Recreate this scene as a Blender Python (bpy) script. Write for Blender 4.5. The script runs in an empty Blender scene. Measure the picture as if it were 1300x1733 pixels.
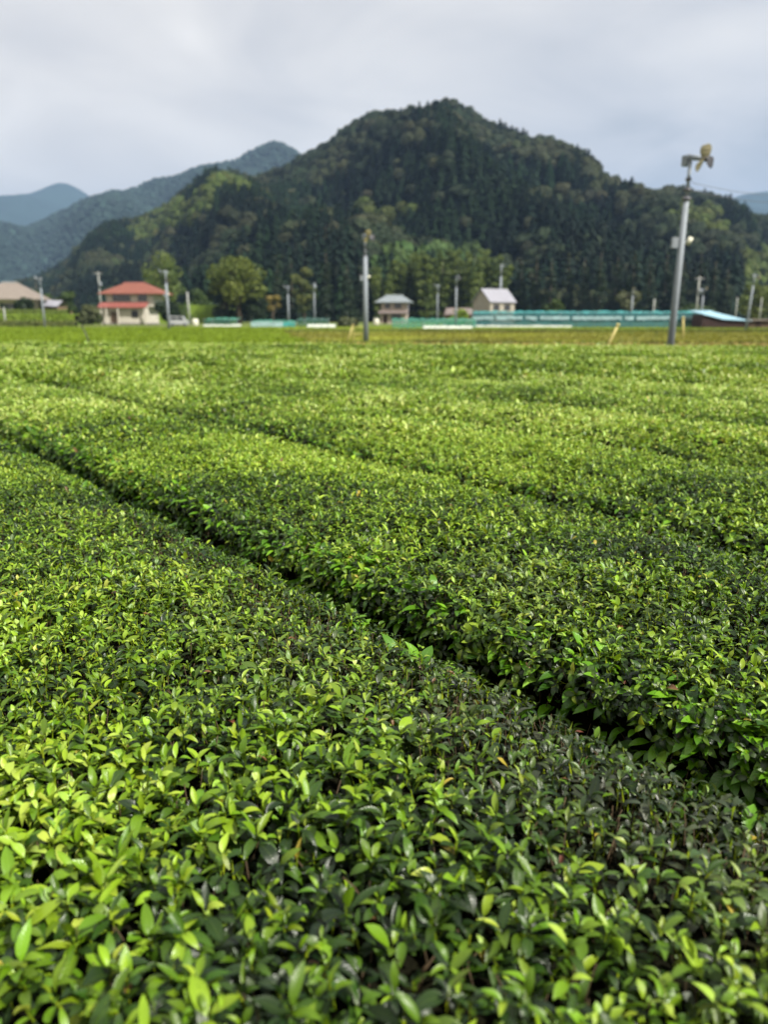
import bpy, math, random
import numpy as np
from mathutils import Vector, Matrix

rng = np.random.default_rng(7)
random.seed(7)
R = math.radians
sc = bpy.context.scene
col = sc.collection

# ------------------------------------------------------------------ camera
CAM_Z = 1.70
PITCH = R(14.28)
F = 1300.0
cam = bpy.data.cameras.new('camera')
cam.sensor_fit = 'VERTICAL'
cam.sensor_height = 24.0
cam.lens = 18.0
cam.clip_start = 0.05
cam.clip_end = 20000
cam.dof.use_dof = True
cam.dof.focus_distance = 2.25
cam.dof.aperture_fstop = 1.5
camo = bpy.data.objects.new('camera', cam)
col.objects.link(camo)
camo.location = (0, 0, CAM_Z)
camo.rotation_euler = (R(90) - PITCH, 0, 0)
sc.camera = camo

# ------------------------------------------------------------------ world: overcast sky
SUN_EL, SUN_AZ = R(46), R(128)      # azimuth measured from +Y clockwise
w = bpy.data.worlds.new('World')
sc.world = w
w.use_nodes = True
nt = w.node_tree
nt.nodes.clear()
def N(tree, kind, **kw):
    n = tree.nodes.new(kind)
    for k, v in kw.items():
        setattr(n, k, v)
    return n
out = N(nt, 'ShaderNodeOutputWorld')
sky = N(nt, 'ShaderNodeTexSky', sky_type='NISHITA')
sky.sun_disc = False
sky.sun_elevation = SUN_EL
sky.sun_rotation = SUN_AZ
bgA = N(nt, 'ShaderNodeBackground'); bgA.inputs[1].default_value = 0.07
nt.links.new(sky.outputs[0], bgA.inputs[0])
bgB = N(nt, 'ShaderNodeBackground'); bgB.inputs[1].default_value = 0.70
tc = N(nt, 'ShaderNodeTexCoord')
sep = N(nt, 'ShaderNodeSeparateXYZ'); nt.links.new(tc.outputs['Generated'], sep.inputs[0])
def M(tree, op, a, b=None, c=None, clamp=False):
    n = tree.nodes.new('ShaderNodeMath'); n.operation = op; n.use_clamp = clamp
    for i, v in enumerate((a, b, c)):
        if v is None: continue
        if isinstance(v, (int, float)): n.inputs[i].default_value = v
        else: tree.links.new(v, n.inputs[i])
    return n.outputs[0]
zz = M(nt, 'ADD', M(nt, 'MAXIMUM', sep.outputs[2], 0.0), 0.22)
cx = M(nt, 'DIVIDE', sep.outputs[0], zz)
cy = M(nt, 'DIVIDE', sep.outputs[1], zz)
comb = N(nt, 'ShaderNodeCombineXYZ')
nt.links.new(cx, comb.inputs[0]); nt.links.new(cy, comb.inputs[1])
n1 = N(nt, 'ShaderNodeTexNoise'); n1.inputs['Scale'].default_value = 0.55; n1.inputs['Detail'].default_value = 5; n1.inputs['Roughness'].default_value = 0.48
n1.inputs['Distortion'].default_value = 0.5
nt.links.new(comb.outputs[0], n1.inputs['Vector'])
n2 = N(nt, 'ShaderNodeTexNoise'); n2.inputs['Scale'].default_value = 1.7; n2.inputs['Detail'].default_value = 6; n2.inputs['Roughness'].default_value = 0.5
n2.inputs['Distortion'].default_value = 0.8
nt.links.new(comb.outputs[0], n2.inputs['Vector'])
mix = M(nt, 'ADD', M(nt, 'MULTIPLY', n1.outputs['Fac'], 0.62), M(nt, 'MULTIPLY', n2.outputs['Fac'], 0.38))
# thinner cloud (brighter) towards the left of the view, thicker towards the right
mix = M(nt, 'SUBTRACT', mix, M(nt, 'MULTIPLY', sep.outputs[0], 0.16))
mix = M(nt, 'ADD', mix, M(nt, 'MULTIPLY', sep.outputs[2], 0.04))
rmp = N(nt, 'ShaderNodeValToRGB')
cr = rmp.color_ramp
cr.elements[0].position = 0.37; cr.elements[0].color = (0.45, 0.44, 0.43, 1)
cr.elements[1].position = 0.64; cr.elements[1].color = (0.97, 0.91, 0.83, 1)
e = cr.elements.new(0.46); e.color = (0.62, 0.59, 0.565, 1)
e = cr.elements.new(0.56); e.color = (0.80, 0.75, 0.69, 1)
nt.links.new(mix, rmp.inputs[0])
# warm glow low at the left, where the cloud is thin
wf = M(nt, 'MULTIPLY', M(nt, 'SUBTRACT', 0.38, sep.outputs[2], clamp=True), M(nt, 'MULTIPLY', sep.outputs[0], -3.2, clamp=True), clamp=True)
wm = N(nt, 'ShaderNodeMix', data_type='RGBA')
nt.links.new(M(nt, 'MULTIPLY', wf, 1.6, clamp=True), wm.inputs[0])
nt.links.new(rmp.outputs[0], wm.inputs[6]); wm.inputs[7].default_value = (0.88, 0.79, 0.70, 1)
nt.links.new(wm.outputs[2], bgB.inputs[0])
ms = N(nt, 'ShaderNodeMixShader'); ms.inputs[0].default_value = 0.95
nt.links.new(bgA.outputs[0], ms.inputs[1]); nt.links.new(bgB.outputs[0], ms.inputs[2])
nt.links.new(ms.outputs[0], out.inputs[0])

# ------------------------------------------------------------------ sun
sl = bpy.data.lights.new('sun', 'SUN')
sl.energy = 5.0
sl.angle = R(2.5)
sl.color = (1.0, 0.95, 0.86)
so = bpy.data.objects.new('sun', sl); col.objects.link(so)
sd = Vector((math.sin(SUN_AZ) * math.cos(SUN_EL), math.cos(SUN_AZ) * math.cos(SUN_EL), math.sin(SUN_EL)))
so.rotation_euler = sd.to_track_quat('Z', 'Y').to_euler()

sc.view_settings.view_transform = 'Standard'
sc.view_settings.look = 'None'
sc.view_settings.exposure = 0.85
sc.view_settings.gamma = 1.0
sc.cycles.use_denoising = True
sc.cycles.max_bounces = 7
sc.cycles.diffuse_bounces = 2
sc.cycles.glossy_bounces = 2
sc.cycles.transmission_bounces = 4
sc.cycles.transparent_max_bounces = 10
sc.cycles.volume_bounces = 0

# ------------------------------------------------------------------ helpers
CP, SP = math.cos(PITCH), math.sin(PITCH)
def at(x, y, Y):
    """point at forward distance Y seen at photo pixel x, y"""
    v = (y - 866.5) / F; u = (x - 650) / F
    k = Y / (CP - v * SP)
    return Vector((u * k, Y, CAM_Z + k * (-SP - v * CP)))
def px_of(P):
    d = P[..., 1] * CP - (P[..., 2] - CAM_Z) * SP
    up = P[..., 1] * SP + (P[..., 2] - CAM_Z) * CP
    return 650 + F * P[..., 0] / d, 866.5 - F * up / d

def tag(o, label=None, cat=None, group=None, kind=None):
    if label: o['label'] = label
    if cat: o['category'] = cat
    if group: o['group'] = group
    if kind: o['kind'] = kind
    return o
def empty(name, loc, rz=0, label=None, cat=None, group=None):
    o = bpy.data.objects.new(name, None); col.objects.link(o)
    o.location = loc; o.rotation_euler = (0, 0, rz)
    o.empty_display_size = 0.2
    return tag(o, label, cat, group)
def link(name, me, parent=None, loc=None, rz=None):
    o = bpy.data.objects.new(name, me); col.objects.link(o)
    if parent is not None: o.parent = parent
    if loc is not None: o.location = loc
    if rz is not None: o.rotation_euler = (0, 0, rz)
    return o

def raw_mesh(name, V, loops, totals, mat, smooth=True, attrs=None, midx=None):
    me = bpy.data.meshes.new(name)
    V = np.asarray(V, dtype=np.float32)
    me.vertices.add(len(V)); me.vertices.foreach_set('co', V.ravel())
    loops = np.asarray(loops, dtype=np.int32).ravel(); totals = np.asarray(totals, dtype=np.int32)
    starts = np.concatenate([[0], np.cumsum(totals)[:-1]]).astype(np.int32)
    me.loops.add(len(loops)); me.loops.foreach_set('vertex_index', loops)
    me.polygons.add(len(totals)); me.polygons.foreach_set('loop_start', starts)
    me.polygons.foreach_set('loop_total', totals)
    me.polygons.foreach_set('use_smooth', np.full(len(totals), smooth, dtype=bool))
    for m in (mat if isinstance(mat, (list, tuple)) else [mat]): me.materials.append(m)
    if midx is not None: me.polygons.foreach_set('material_index', np.asarray(midx, dtype=np.int32))
    for k, A in (attrs or {}).items():
        A = np.asarray(A, dtype=np.float32)
        if k == 'Col':
            if A.shape[1] == 3: A = np.concatenate([A, np.ones((len(A), 1), np.float32)], 1)
            a = me.attributes.new(k, 'FLOAT_COLOR', 'POINT'); a.data.foreach_set('color', A.ravel())
        else:
            a = me.attributes.new(k, 'FLOAT_VECTOR', 'POINT'); a.data.foreach_set('vector', A.ravel())
    me.update(calc_edges=True)
    me.validate()
    return me

class MB:
    """collects boxes, tubes, prisms; builds one mesh"""
    def __init__(s): s.v = []; s.f = []
    def quad(s, *pts):
        b = len(s.v); s.v += [tuple(p) for p in pts]; s.f.append(tuple(range(b, b + len(pts))))
    def box(s, x0, x1, y0, y1, z0, z1, M4=None):
        P = [Vector((x, y, z)) for z in (z0, z1) for y in (y0, y1) for x in (x0, x1)]
        if M4 is not None: P = [M4 @ p for p in P]
        b = len(s.v); s.v += [tuple(p) for p in P]
        for f in ((0, 2, 3, 1), (4, 5, 7, 6), (0, 1, 5, 4), (2, 6, 7, 3), (0, 4, 6, 2), (1, 3, 7, 5)):
            s.f.append(tuple(b + i for i in f))
    def tube(s, pts, rad, n=10, cap=True):
        pts = [Vector(p) for p in pts]
        if not isinstance(rad, (list, tuple)): rad = [rad] * len(pts)
        rings = []
        for i, p in enumerate(pts):
            d = (pts[min(i + 1, len(pts) - 1)] - pts[max(i - 1, 0)]).normalized()
            a = Vector((0, 0, 1)) if abs(d.z) < 0.9 else Vector((1, 0, 0))
            e1 = d.cross(a).normalized(); e2 = d.cross(e1).normalized()
            b = len(s.v)
            s.v += [tuple(p + (e1 * math.cos(2 * math.pi * k / n) + e2 * math.sin(2 * math.pi * k / n)) * rad[i]) for k in range(n)]
            rings.append(b)
        for a_, b_ in zip(rings, rings[1:]):
            for k in range(n):
                s.f.append((a_ + k, a_ + (k + 1) % n, b_ + (k + 1) % n, b_ + k))
        if cap:
            s.f.append(tuple(rings[0] + k for k in range(n))[::-1]); s.f.append(tuple(rings[-1] + k for k in range(n)))
    def mesh(s, name, mat, smooth=False):
        me = bpy.data.meshes.new(name); me.from_pydata(s.v, [], s.f); me.materials.append(mat)
        if smooth: me.polygons.foreach_set('use_smooth', [True] * len(me.polygons))
        me.update(); return me
    def build(s, name, mat, parent=None, smooth=False, loc=None):
        return link(name, s.mesh(name, mat, smooth), parent, loc)

# value noise
def vnoise(x, y, seed=0):
    xi = np.floor(x).astype(np.int64); yi = np.floor(y).astype(np.int64)
    fx = x - xi; fy = y - yi
    fx = fx * fx * (3 - 2 * fx); fy = fy * fy * (3 - 2 * fy)
    def h(a, b):
        n = (a * 374761393 + b * 668265263 + seed * 974711) & 0x7fffffff
        n = ((n ^ (n >> 13)) * 1274126177) & 0x7fffffff
        return ((n ^ (n >> 16)) & 0xffff) / 65535.0
    return (h(xi, yi) * (1 - fx) + h(xi + 1, yi) * fx) * (1 - fy) + (h(xi, yi + 1) * (1 - fx) + h(xi + 1, yi + 1) * fx) * fy
def fnoise(x, y, seed=0, oct=4):
    s = 0; a = 0.5; t = 0
    for i in range(oct):
        s = s + a * vnoise(x * 2 ** i, y * 2 ** i, seed + i * 17); t += a; a *= 0.5
    return s / t
def sstep(a, b, x):
    t = np.clip((x - a) / (b - a), 0, 1); return t * t * (3 - 2 * t)

# ------------------------------------------------------------------ materials
def newmat(name):
    m = bpy.data.materials.new(name); m.use_nodes = True
    t = m.node_tree; b = t.nodes['Principled BSDF']
    return m, t, b
def surf(name, c, rough=0.7, nscale=3.0, namt=0.18, bump=0.0, metal=0.0, spec=0.4, stripes=None):
    """weathered surface: base colour varied by object-space noise"""
    m, t, b = newmat(name)
    tcn = N(t, 'ShaderNodeTexCoord')
    no = N(t, 'ShaderNodeTexNoise'); no.inputs['Scale'].default_value = nscale; no.inputs['Detail'].default_value = 6; no.inputs['Roughness'].default_value = 0.6
    t.links.new(tcn.outputs['Object'], no.inputs['Vector'])
    mx = N(t, 'ShaderNodeMix', data_type='RGBA')
    t.links.new(no.outputs['Fac'], mx.inputs[0])
    mx.inputs[6].default_value = tuple(max(0, v * (1 - namt * 2)) for v in c) + (1,)
    mx.inputs[7].default_value = tuple(min(1, v * (1 + namt * 2)) for v in c) + (1,)
    t.links.new(mx.outputs[2], b.inputs['Base Color'])
    b.inputs['Roughness'].default_value = rough; b.inputs['Metallic'].default_value = metal
    b.inputs['Specular IOR Level'].default_value = spec
    if stripes:
        wv = N(t, 'ShaderNodeTexWave', bands_direction=stripes[0]); wv.inputs['Scale'].default_value = stripes[1]
        t.links.new(tcn.outputs['Object'], wv.inputs['Vector'])
        bp = N(t, 'ShaderNodeBump'); bp.inputs['Strength'].default_value = 0.8; bp.inputs['Distance'].default_value = 0.04
        t.links.new(wv.outputs['Fac'], bp.inputs['Height']); t.links.new(bp.outputs[0], b.inputs['Normal'])
    elif bump:
        bp = N(t, 'ShaderNodeBump'); bp.inputs['Strength'].default_value = bump; bp.inputs['Distance'].default_value = 0.02
        t.links.new(no.outputs['Fac'], bp.inputs['Height']); t.links.new(bp.outputs[0], b.inputs['Normal'])
    return m

def leafmat(name, rough=0.38, trans=0.28, detail=True, spec=0.5):
    m, t, b = newmat(name)
    at_ = N(t, 'ShaderNodeAttribute', attribute_name='Col')
    colr = at_.outputs['Color']
    if detail:
        uv = N(t, 'ShaderNodeAttribute', attribute_name='luv')
        sp = N(t, 'ShaderNodeSeparateXYZ'); t.links.new(uv.outputs['Vector'], sp.inputs[0])
        ax = M(t, 'ABSOLUTE', sp.outputs[0])
        mid = M(t, 'SUBTRACT', 1.0, M(t, 'MULTIPLY', ax, 9.0), clamp=True)          # pale midrib
        vein = M(t, 'SINE', M(t, 'MULTIPLY', M(t, 'SUBTRACT', sp.outputs[1], M(t, 'MULTIPLY', ax, 0.22)), 62.0))
        veinf = M(t, 'MULTIPLY', M(t, 'SUBTRACT', vein, 0.80, clamp=True), 0.5)
        f = M(t, 'ADD', M(t, 'MULTIPLY', mid, 0.40), veinf, clamp=True)
        mx = N(t, 'ShaderNodeMix', data_type='RGBA', blend_type='MIX')
        t.links.new(f, mx.inputs[0]); t.links.new(colr, mx.inputs[6])
        lt = N(t, 'ShaderNodeMix', data_type='RGBA', blend_type='ADD'); lt.inputs[0].default_value = 1
        t.links.new(colr, lt.inputs[6]); lt.inputs[7].default_value = (0.05, 0.07, 0.012, 1)
        t.links.new(lt.outputs[2], mx.inputs[7])
        colr = mx.outputs[2]
        bp = N(t, 'ShaderNodeBump'); bp.inputs['Strength'].default_value = 0.22; bp.inputs['Distance'].default_value = 0.0012
        t.links.new(M(t, 'MULTIPLY', M(t, 'ADD', vein, mid), -1.0), bp.inputs['Height']); t.links.new(bp.outputs[0], b.inputs['Normal'])
    t.links.new(colr, b.inputs['Base Color'])
    b.inputs['Roughness'].default_value = rough
    b.inputs['Specular IOR Level'].default_value = spec
    if trans > 0:
        tr = N(t, 'ShaderNodeBsdfTranslucent')
        tcx = N(t, 'ShaderNodeMix', data_type='RGBA', blend_type='MULTIPLY'); tcx.inputs[0].default_value = 1
        t.links.new(colr, tcx.inputs[6]); tcx.inputs[7].default_value = (1.7, 1.6, 0.7, 1)
        t.links.new(tcx.outputs[2], tr.inputs['Color'])
        mxs = N(t, 'ShaderNodeMixShader'); mxs.inputs[0].default_value = trans
        t.links.new(b.outputs[0], mxs.inputs[1]); t.links.new(tr.outputs[0], mxs.inputs[2])
        o_ = [n for n in t.nodes if n.type == 'OUTPUT_MATERIAL'][0]
        t.links.new(mxs.outputs[0], o_.inputs[0])
    return m

MT = dict(
    tea=leafmat('tea_leaf', 0.36, 0.17, True, 0.45),
    teafar=leafmat('tea_leaf_far', 0.42, 0.18, False, 0.5),
    crown=leafmat('tree_foliage', 0.6, 0.2, False, 0.25),
    forest=leafmat('forest_foliage', 0.75, 0.0, False, 0.15),
    grass=leafmat('grass_blades', 0.6, 0.25, False, 0.2),
    core=surf('hedge_shade', (0.006, 0.006, 0.003), 0.95, 30, 0.3, 0.6, spec=0.05),  # near-black, stands for the shade inside a hedge
    twig=surf('tea_twig', (0.055, 0.036, 0.016), 0.85, 40, 0.35),
    bark=surf('bark', (0.07, 0.055, 0.04), 0.9, 5, 0.3, 0.5),
    soil=surf('hill_soil', (0.014, 0.022, 0.012), 0.95, 0.05, 0.3, spec=0.05),
    galv=surf('galvanised_steel', (0.19, 0.215, 0.24), 0.7, 6, 0.14, metal=0.1),
    conc=surf('pole_concrete', (0.26, 0.27, 0.25), 0.8, 4, 0.12),
    dark=surf('dark_plastic', (0.03, 0.03, 0.035), 0.5, 8, 0.1),
    insul=surf('insulator_grey', (0.10, 0.10, 0.12), 0.4, 8, 0.1),
    cream=surf('fan_cream', (0.24, 0.215, 0.14), 0.5, 6, 0.15),
    brass=surf('fan_yellow', (0.24, 0.21, 0.11), 0.5, 6, 0.15),
    lampw=surf('lamp_glass', (0.5, 0.5, 0.4), 0.4, 6, 0.08),
    redroof=surf('red_roof_tile', (0.20, 0.068, 0.045), 0.75, 1.5, 0.12, stripes=('X', 3.0)),
    pinkroof=surf('faded_red_roof', (0.25, 0.08, 0.065), 0.5, 1.5, 0.15, stripes=('X', 3.0)),
    tanroof=surf('tan_roof_tile', (0.20, 0.17, 0.145), 0.75, 1.2, 0.12, stripes=('X', 3.0)),
    greyroof=surf('grey_roof_tile', (0.20, 0.23, 0.245), 0.5, 1.2, 0.15, stripes=('X', 3.0)),
    metroof=surf('pale_sheet_roof', (0.29, 0.29, 0.33), 0.5, 1.0, 0.12, stripes=('X', 2.5), metal=0.2),
    brownroof=surf('rusty_sheet_roof', (0.16, 0.13, 0.12), 0.7, 1.5, 0.25, stripes=('X', 2.5)),
    blueroof=surf('pale_blue_sheet_roof', (0.26, 0.43, 0.52), 0.5, 1.0, 0.1, stripes=('X', 2.0)),
    white=surf('white_plaster', (0.46, 0.43, 0.37), 0.8, 1.0, 0.2),
    pinkw=surf('pinkish_plaster', (0.34, 0.28, 0.24), 0.8, 1.3, 0.15),
    beige=surf('beige_siding', (0.33, 0.30, 0.25), 0.8, 0.9, 0.15, stripes=('Z', 3.0)),
    brownw=surf('dark_brown_boards', (0.035, 0.016, 0.012), 0.8, 2, 0.3, stripes=('X', 4.0)),
    woodw=surf('weathered_boards', (0.12, 0.08, 0.05), 0.85, 2, 0.3, stripes=('X', 4.0)),
    glassd=surf('window_dark_glass', (0.02, 0.022, 0.028), 0.12, 2, 0.1, spec=0.8),
    frame=surf('window_frame', (0.12, 0.11, 0.10), 0.5, 4, 0.1),
    stake=surf('bamboo_stake', (0.42, 0.36, 0.13), 0.6, 10, 0.15),
    stone=surf('stone_base', (0.22, 0.21, 0.19), 0.9, 3, 0.25, 0.5),
    film=surf('white_film', (0.44, 0.47, 0.42), 0.5, 2, 0.1),
    wire=surf('wire', (0.10, 0.10, 0.11), 0.5, 3, 0.05),
    carw=surf('vehicle_paint_silver', (0.40, 0.42, 0.44), 0.3, 3, 0.05, metal=0.3),
    rubber=surf('tyre', (0.02, 0.02, 0.02), 0.8, 5, 0.1),
)
def netmat(name, c, alpha, nscale=2.5):
    m, t, b = newmat(name)
    tcn = N(t, 'ShaderNodeTexCoord')
    no = N(t, 'ShaderNodeTexNoise'); no.inputs['Scale'].default_value = nscale; no.inputs['Detail'].default_value = 4
    t.links.new(tcn.outputs['Object'], no.inputs['Vector'])
    mx = N(t, 'ShaderNodeMix', data_type='RGBA'); t.links.new(no.outputs['Fac'], mx.inputs[0])
    mx.inputs[6].default_value = tuple(v * 0.6 for v in c) + (1,); mx.inputs[7].default_value = tuple(min(1, v * 1.4) for v in c) + (1,)
    t.links.new(mx.outputs[2], b.inputs['Base Color']); b.inputs['Roughness'].default_value = 0.7
    tr = N(t, 'ShaderNodeBsdfTransparent'); mxs = N(t, 'ShaderNodeMixShader')
    f = M(t, 'ADD', M(t, 'MULTIPLY', no.outputs['Fac'], 0.5), alpha - 0.25, clamp=True)
    t.links.new(f, mxs.inputs[0]); t.links.new(tr.outputs[0], mxs.inputs[1]); t.links.new(b.outputs[0], mxs.inputs[2])
    t.links.new(mxs.outputs[0], [n for n in t.nodes if n.type == 'OUTPUT_MATERIAL'][0].inputs[0])
    return m
MT['teal'] = netmat('teal_net', (0.03, 0.27, 0.265), 0.85)
MT['green'] = netmat('green_net', (0.04, 0.22, 0.145), 0.65)
MT['dgreen'] = netmat('dark_green_net', (0.02, 0.085, 0.06), 0.7)
MT['pale'] = netmat('pale_blue_film', (0.28, 0.42, 0.45), 0.8, 1.2)

# ------------------------------------------------------------------ leaf templates
def template(ss, ws):
    """verts as (x in -1..1, s, halfwidth) with ring of three verts, tips single"""
    T = []; rings = []
    for s, wd in zip(ss, ws):
        if wd == 0: rings.append([len(T)]); T.append((0, s, 0))
        else:
            b = len(T); rings.append([b, b + 1, b + 2]); T += [(-1, s, wd), (0, s, wd), (1, s, wd)]
    fc = []
    for a, b in zip(rings, rings[1:]):
        if len(a) == 1: fc += [(a[0], b[1], b[0]), (a[0], b[2], b[1])]
        elif len(b) == 1: fc += [(a[0], a[1], b[0]), (a[1], a[2], b[0])]
        else: fc += [(a[0], a[1], b[1], b[0]), (a[1], a[2], b[2], b[1])]
    return np.array(T), fc
LT = {
    'hi': template([0, .10, .26, .45, .63, .80, .92, 1], [0, .38, .82, 1, .95, .66, .30, 0]),
    'mid': template([0, .30, .68, 1], [0, .92, .82, 0]),
    'cut': template([0, .10, .26, .45, .62], [0, .38, .82, 1, .93]),
    'lo': (np.array([(0, 0, 0), (-1, .45, 1), (1, .45, 1), (0, 1, 0)]), [(0, 3, 1), (0, 2, 3)]),
}
def leaves(lod, B, D, U, L, Wd, curl, fold, C):
    """bent, folded leaf blades. B base, D direction, U upper-side normal hint; L length, Wd width"""
    T, fc = LT[lod]
    n = len(B); m = len(T)
    D = D / np.linalg.norm(D, axis=1, keepdims=True)
    S = np.cross(D, U); S /= (np.linalg.norm(S, axis=1, keepdims=True) + 1e-9)
    U = np.cross(S, D)
    s = T[:, 1][None, :]; c = curl[:, None] + 1e-3
    yy = L[:, None] * np.sin(c * s) / c
    zz_ = -L[:, None] * (1 - np.cos(c * s)) / c
    xx = T[:, 0][None, :] * T[:, 2][None, :] * (Wd[:, None] * 0.5)
    wob = rng.uniform(-1, 1, (n, 1)) * 0.10 * L[:, None] * np.sin(s * 5.0 + rng.uniform(0, 6, (n, 1))) * np.abs(T[:, 0])[None, :] * T[:, 2][None, :] * np.sign(T[:, 0])[None, :]
    # upper side lifts at the margins, and rolls back on old leaves
    zl = zz_ + np.abs(xx) * fold[:, None] + wob * 0.6
    xx = xx * np.sqrt(1 / (1 + fold[:, None] ** 2))
    sw = rng.uniform(-0.25, 0.25, (n, 1)) * L[:, None] * s * s           # sideways sweep
    V = B[:, None, :] + D[:, None, :] * yy[..., None] + U[:, None, :] * zl[..., None] + S[:, None, :] * (xx + sw)[..., None]
    flat = np.concatenate([np.array(f) for f in fc]); tot = np.array([len(f) for f in fc])
    loops = (flat[None, :] + (np.arange(n) * m)[:, None]).ravel()
    totals = np.tile(tot, n)
    Cv = np.repeat(C, m, axis=0)
    luv = np.tile(np.stack([T[:, 0] * (T[:, 2] > 0), T[:, 1], np.zeros(m)], 1), (n, 1))
    return V.reshape(-1, 3), loops, totals, Cv, luv
def merge(parts):
    o = 0; V = []; L = []; T = []; C = []; U = []
    for v, l, t, c, u in parts:
        V.append(v); L.append(l + o); T.append(t); C.append(c); U.append(u); o += len(v)
    return np.concatenate(V), np.concatenate(L), np.concatenate(T), np.concatenate(C), np.concatenate(U)
def unit(v): return v / (np.linalg.norm(v, axis=-1, keepdims=True) + 1e-9)

# ------------------------------------------------------------------ ground
def ground_mat():
    m, t, b = newmat('field_ground')
    tcn = N(t, 'ShaderNodeTexCoord')
    n_ = N(t, 'ShaderNodeTexNoise'); n_.inputs['Scale'].default_value = 0.06; n_.inputs['Detail'].default_value = 8; n_.inputs['Roughness'].default_value = 0.65
    mp = N(t, 'ShaderNodeMapping'); mp.inputs['Scale'].default_value = (0.5, 1.6, 1)
    t.links.new(tcn.outputs['Object'], mp.inputs[0]); t.links.new(mp.outputs[0], n_.inputs['Vector'])
    r = N(t, 'ShaderNodeValToRGB'); c = r.color_ramp
    c.elements[0].position = 0.35; c.elements[0].color = (0.045, 0.085, 0.02, 1)
    c.elements[1].position = 0.65; c.elements[1].color = (0.17, 0.15, 0.06, 1)
    e = c.elements.new(0.5); e.color = (0.10, 0.14, 0.03, 1)
    t.links.new(n_.outputs['Fac'], r.inputs[0]); t.links.new(r.outputs[0], b.inputs['Base Color'])
    b.inputs['Roughness'].default_value = 0.95; b.inputs['Specular IOR Level'].default_value = 0.1
    return m
g = MB()
xs = [-7000, -300, -120, 120, 300, 7000]; ys = [-40, 26, 130, 400, 1500, 8500]
for i in range(5):
    for j in range(5):
        g.quad((xs[i], ys[j], 0), (xs[i + 1], ys[j], 0), (xs[i + 1], ys[j + 1], 0), (xs[i], ys[j + 1], 0))
tag(g.build('ground', ground_mat()), kind='structure')

# ------------------------------------------------------------------ tea hedge rows
TEA_Z = 0.80
NV = np.array([0.782, 0.623]); UV = np.array([-0.623, 0.782])     # across the rows / along the rows
HW = 0.735
def profile():
    """cross-section of a machine-clipped hedge: nearly flat top, tight shoulders, steep flanks"""
    r = 0.085; pts = []
    zc = TEA_Z - 0.055
    for z in np.linspace(0.18, zc - r, 40): pts.append((-HW + 0.10 * ((zc - r - z) / 0.5) ** 1.5, z))
    for t in np.linspace(math.pi, math.pi / 2, 24)[1:]: pts.append((-HW + r + r * math.cos(t), zc - r + r * math.sin(t)))
    for x in np.linspace(-HW + r, 0, 60)[1:]: pts.append((x, zc + 0.055 * (1 - (x / (HW - r)) ** 2)))
    p = np.array(pts); q = p[:-1][::-1] * np.array([-1, 1]); p = np.concatenate([p, q])
    s = p[:, 0]; z = p[:, 1]
    ds = np.hypot(np.diff(s), np.diff(z)); a = np.concatenate([[0], np.cumsum(ds)])
    tx = np.gradient(s); tz = np.gradient(z); l = np.hypot(tx, tz) + 1e-9
    return a, s, z, -tz / l, tx / l
PA, PS, PZ, PNX, PNZ = profile()
def far_edge(X): return 26.0 - 0.16 * X
FRONT = (0.62, 1.1)
def near_mask(X, Y, pad=0.0):
    return (np.abs(X) < FRONT[0] * Y + FRONT[1] + pad) & (Y > 0.02 - pad) & (Y < far_edge(X))
ordn = ['nearest', 'second', 'third', 'fourth', 'fifth', 'sixth', 'seventh', 'eighth', 'ninth', 'tenth', 'eleventh', 'twelfth',
        'thirteenth', 'fourteenth', 'fifteenth', 'sixteenth', 'seventeenth', 'eighteenth', 'nineteenth', 'twentieth', 'twenty-first', 'twenty-second']
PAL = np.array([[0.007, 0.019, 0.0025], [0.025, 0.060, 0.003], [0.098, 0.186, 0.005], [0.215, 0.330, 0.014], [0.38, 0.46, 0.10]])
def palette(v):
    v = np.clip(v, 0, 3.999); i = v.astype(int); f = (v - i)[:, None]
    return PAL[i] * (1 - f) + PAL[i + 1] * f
def row_surface(k, a, t):
    s = np.interp(a, PA, PS); z = np.interp(a, PA, PZ); nx = np.interp(a, PA, PNX); nz = np.interp(a, PA, PNZ)
    per = c_of(k) + s + 0.045 * (vnoise(t * 0.9, np.full_like(t, k * 7.3), 3) - 0.5) * np.sign(s)
    if k >= 2: per = per + 0.055 * np.sign(s) * np.clip(np.abs(s) / HW, 0, 1)
    X = NV[0] * per + UV[0] * t; Y = NV[1] * per + UV[1] * t
    z = z + 0.035 * (fnoise(X * 1.6, Y * 1.6, 11) - 0.5) + 0.03 * (vnoise(X * 5, Y * 5, 5) - 0.5)
    Nn = unit(np.stack([NV[0] * nx, NV[1] * nx, nz], 1))
    return np.stack([X, Y, z], 1), Nn, s
def c_of(k): return 0.70 + 1.72 * k
AL = PA[-1]
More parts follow.
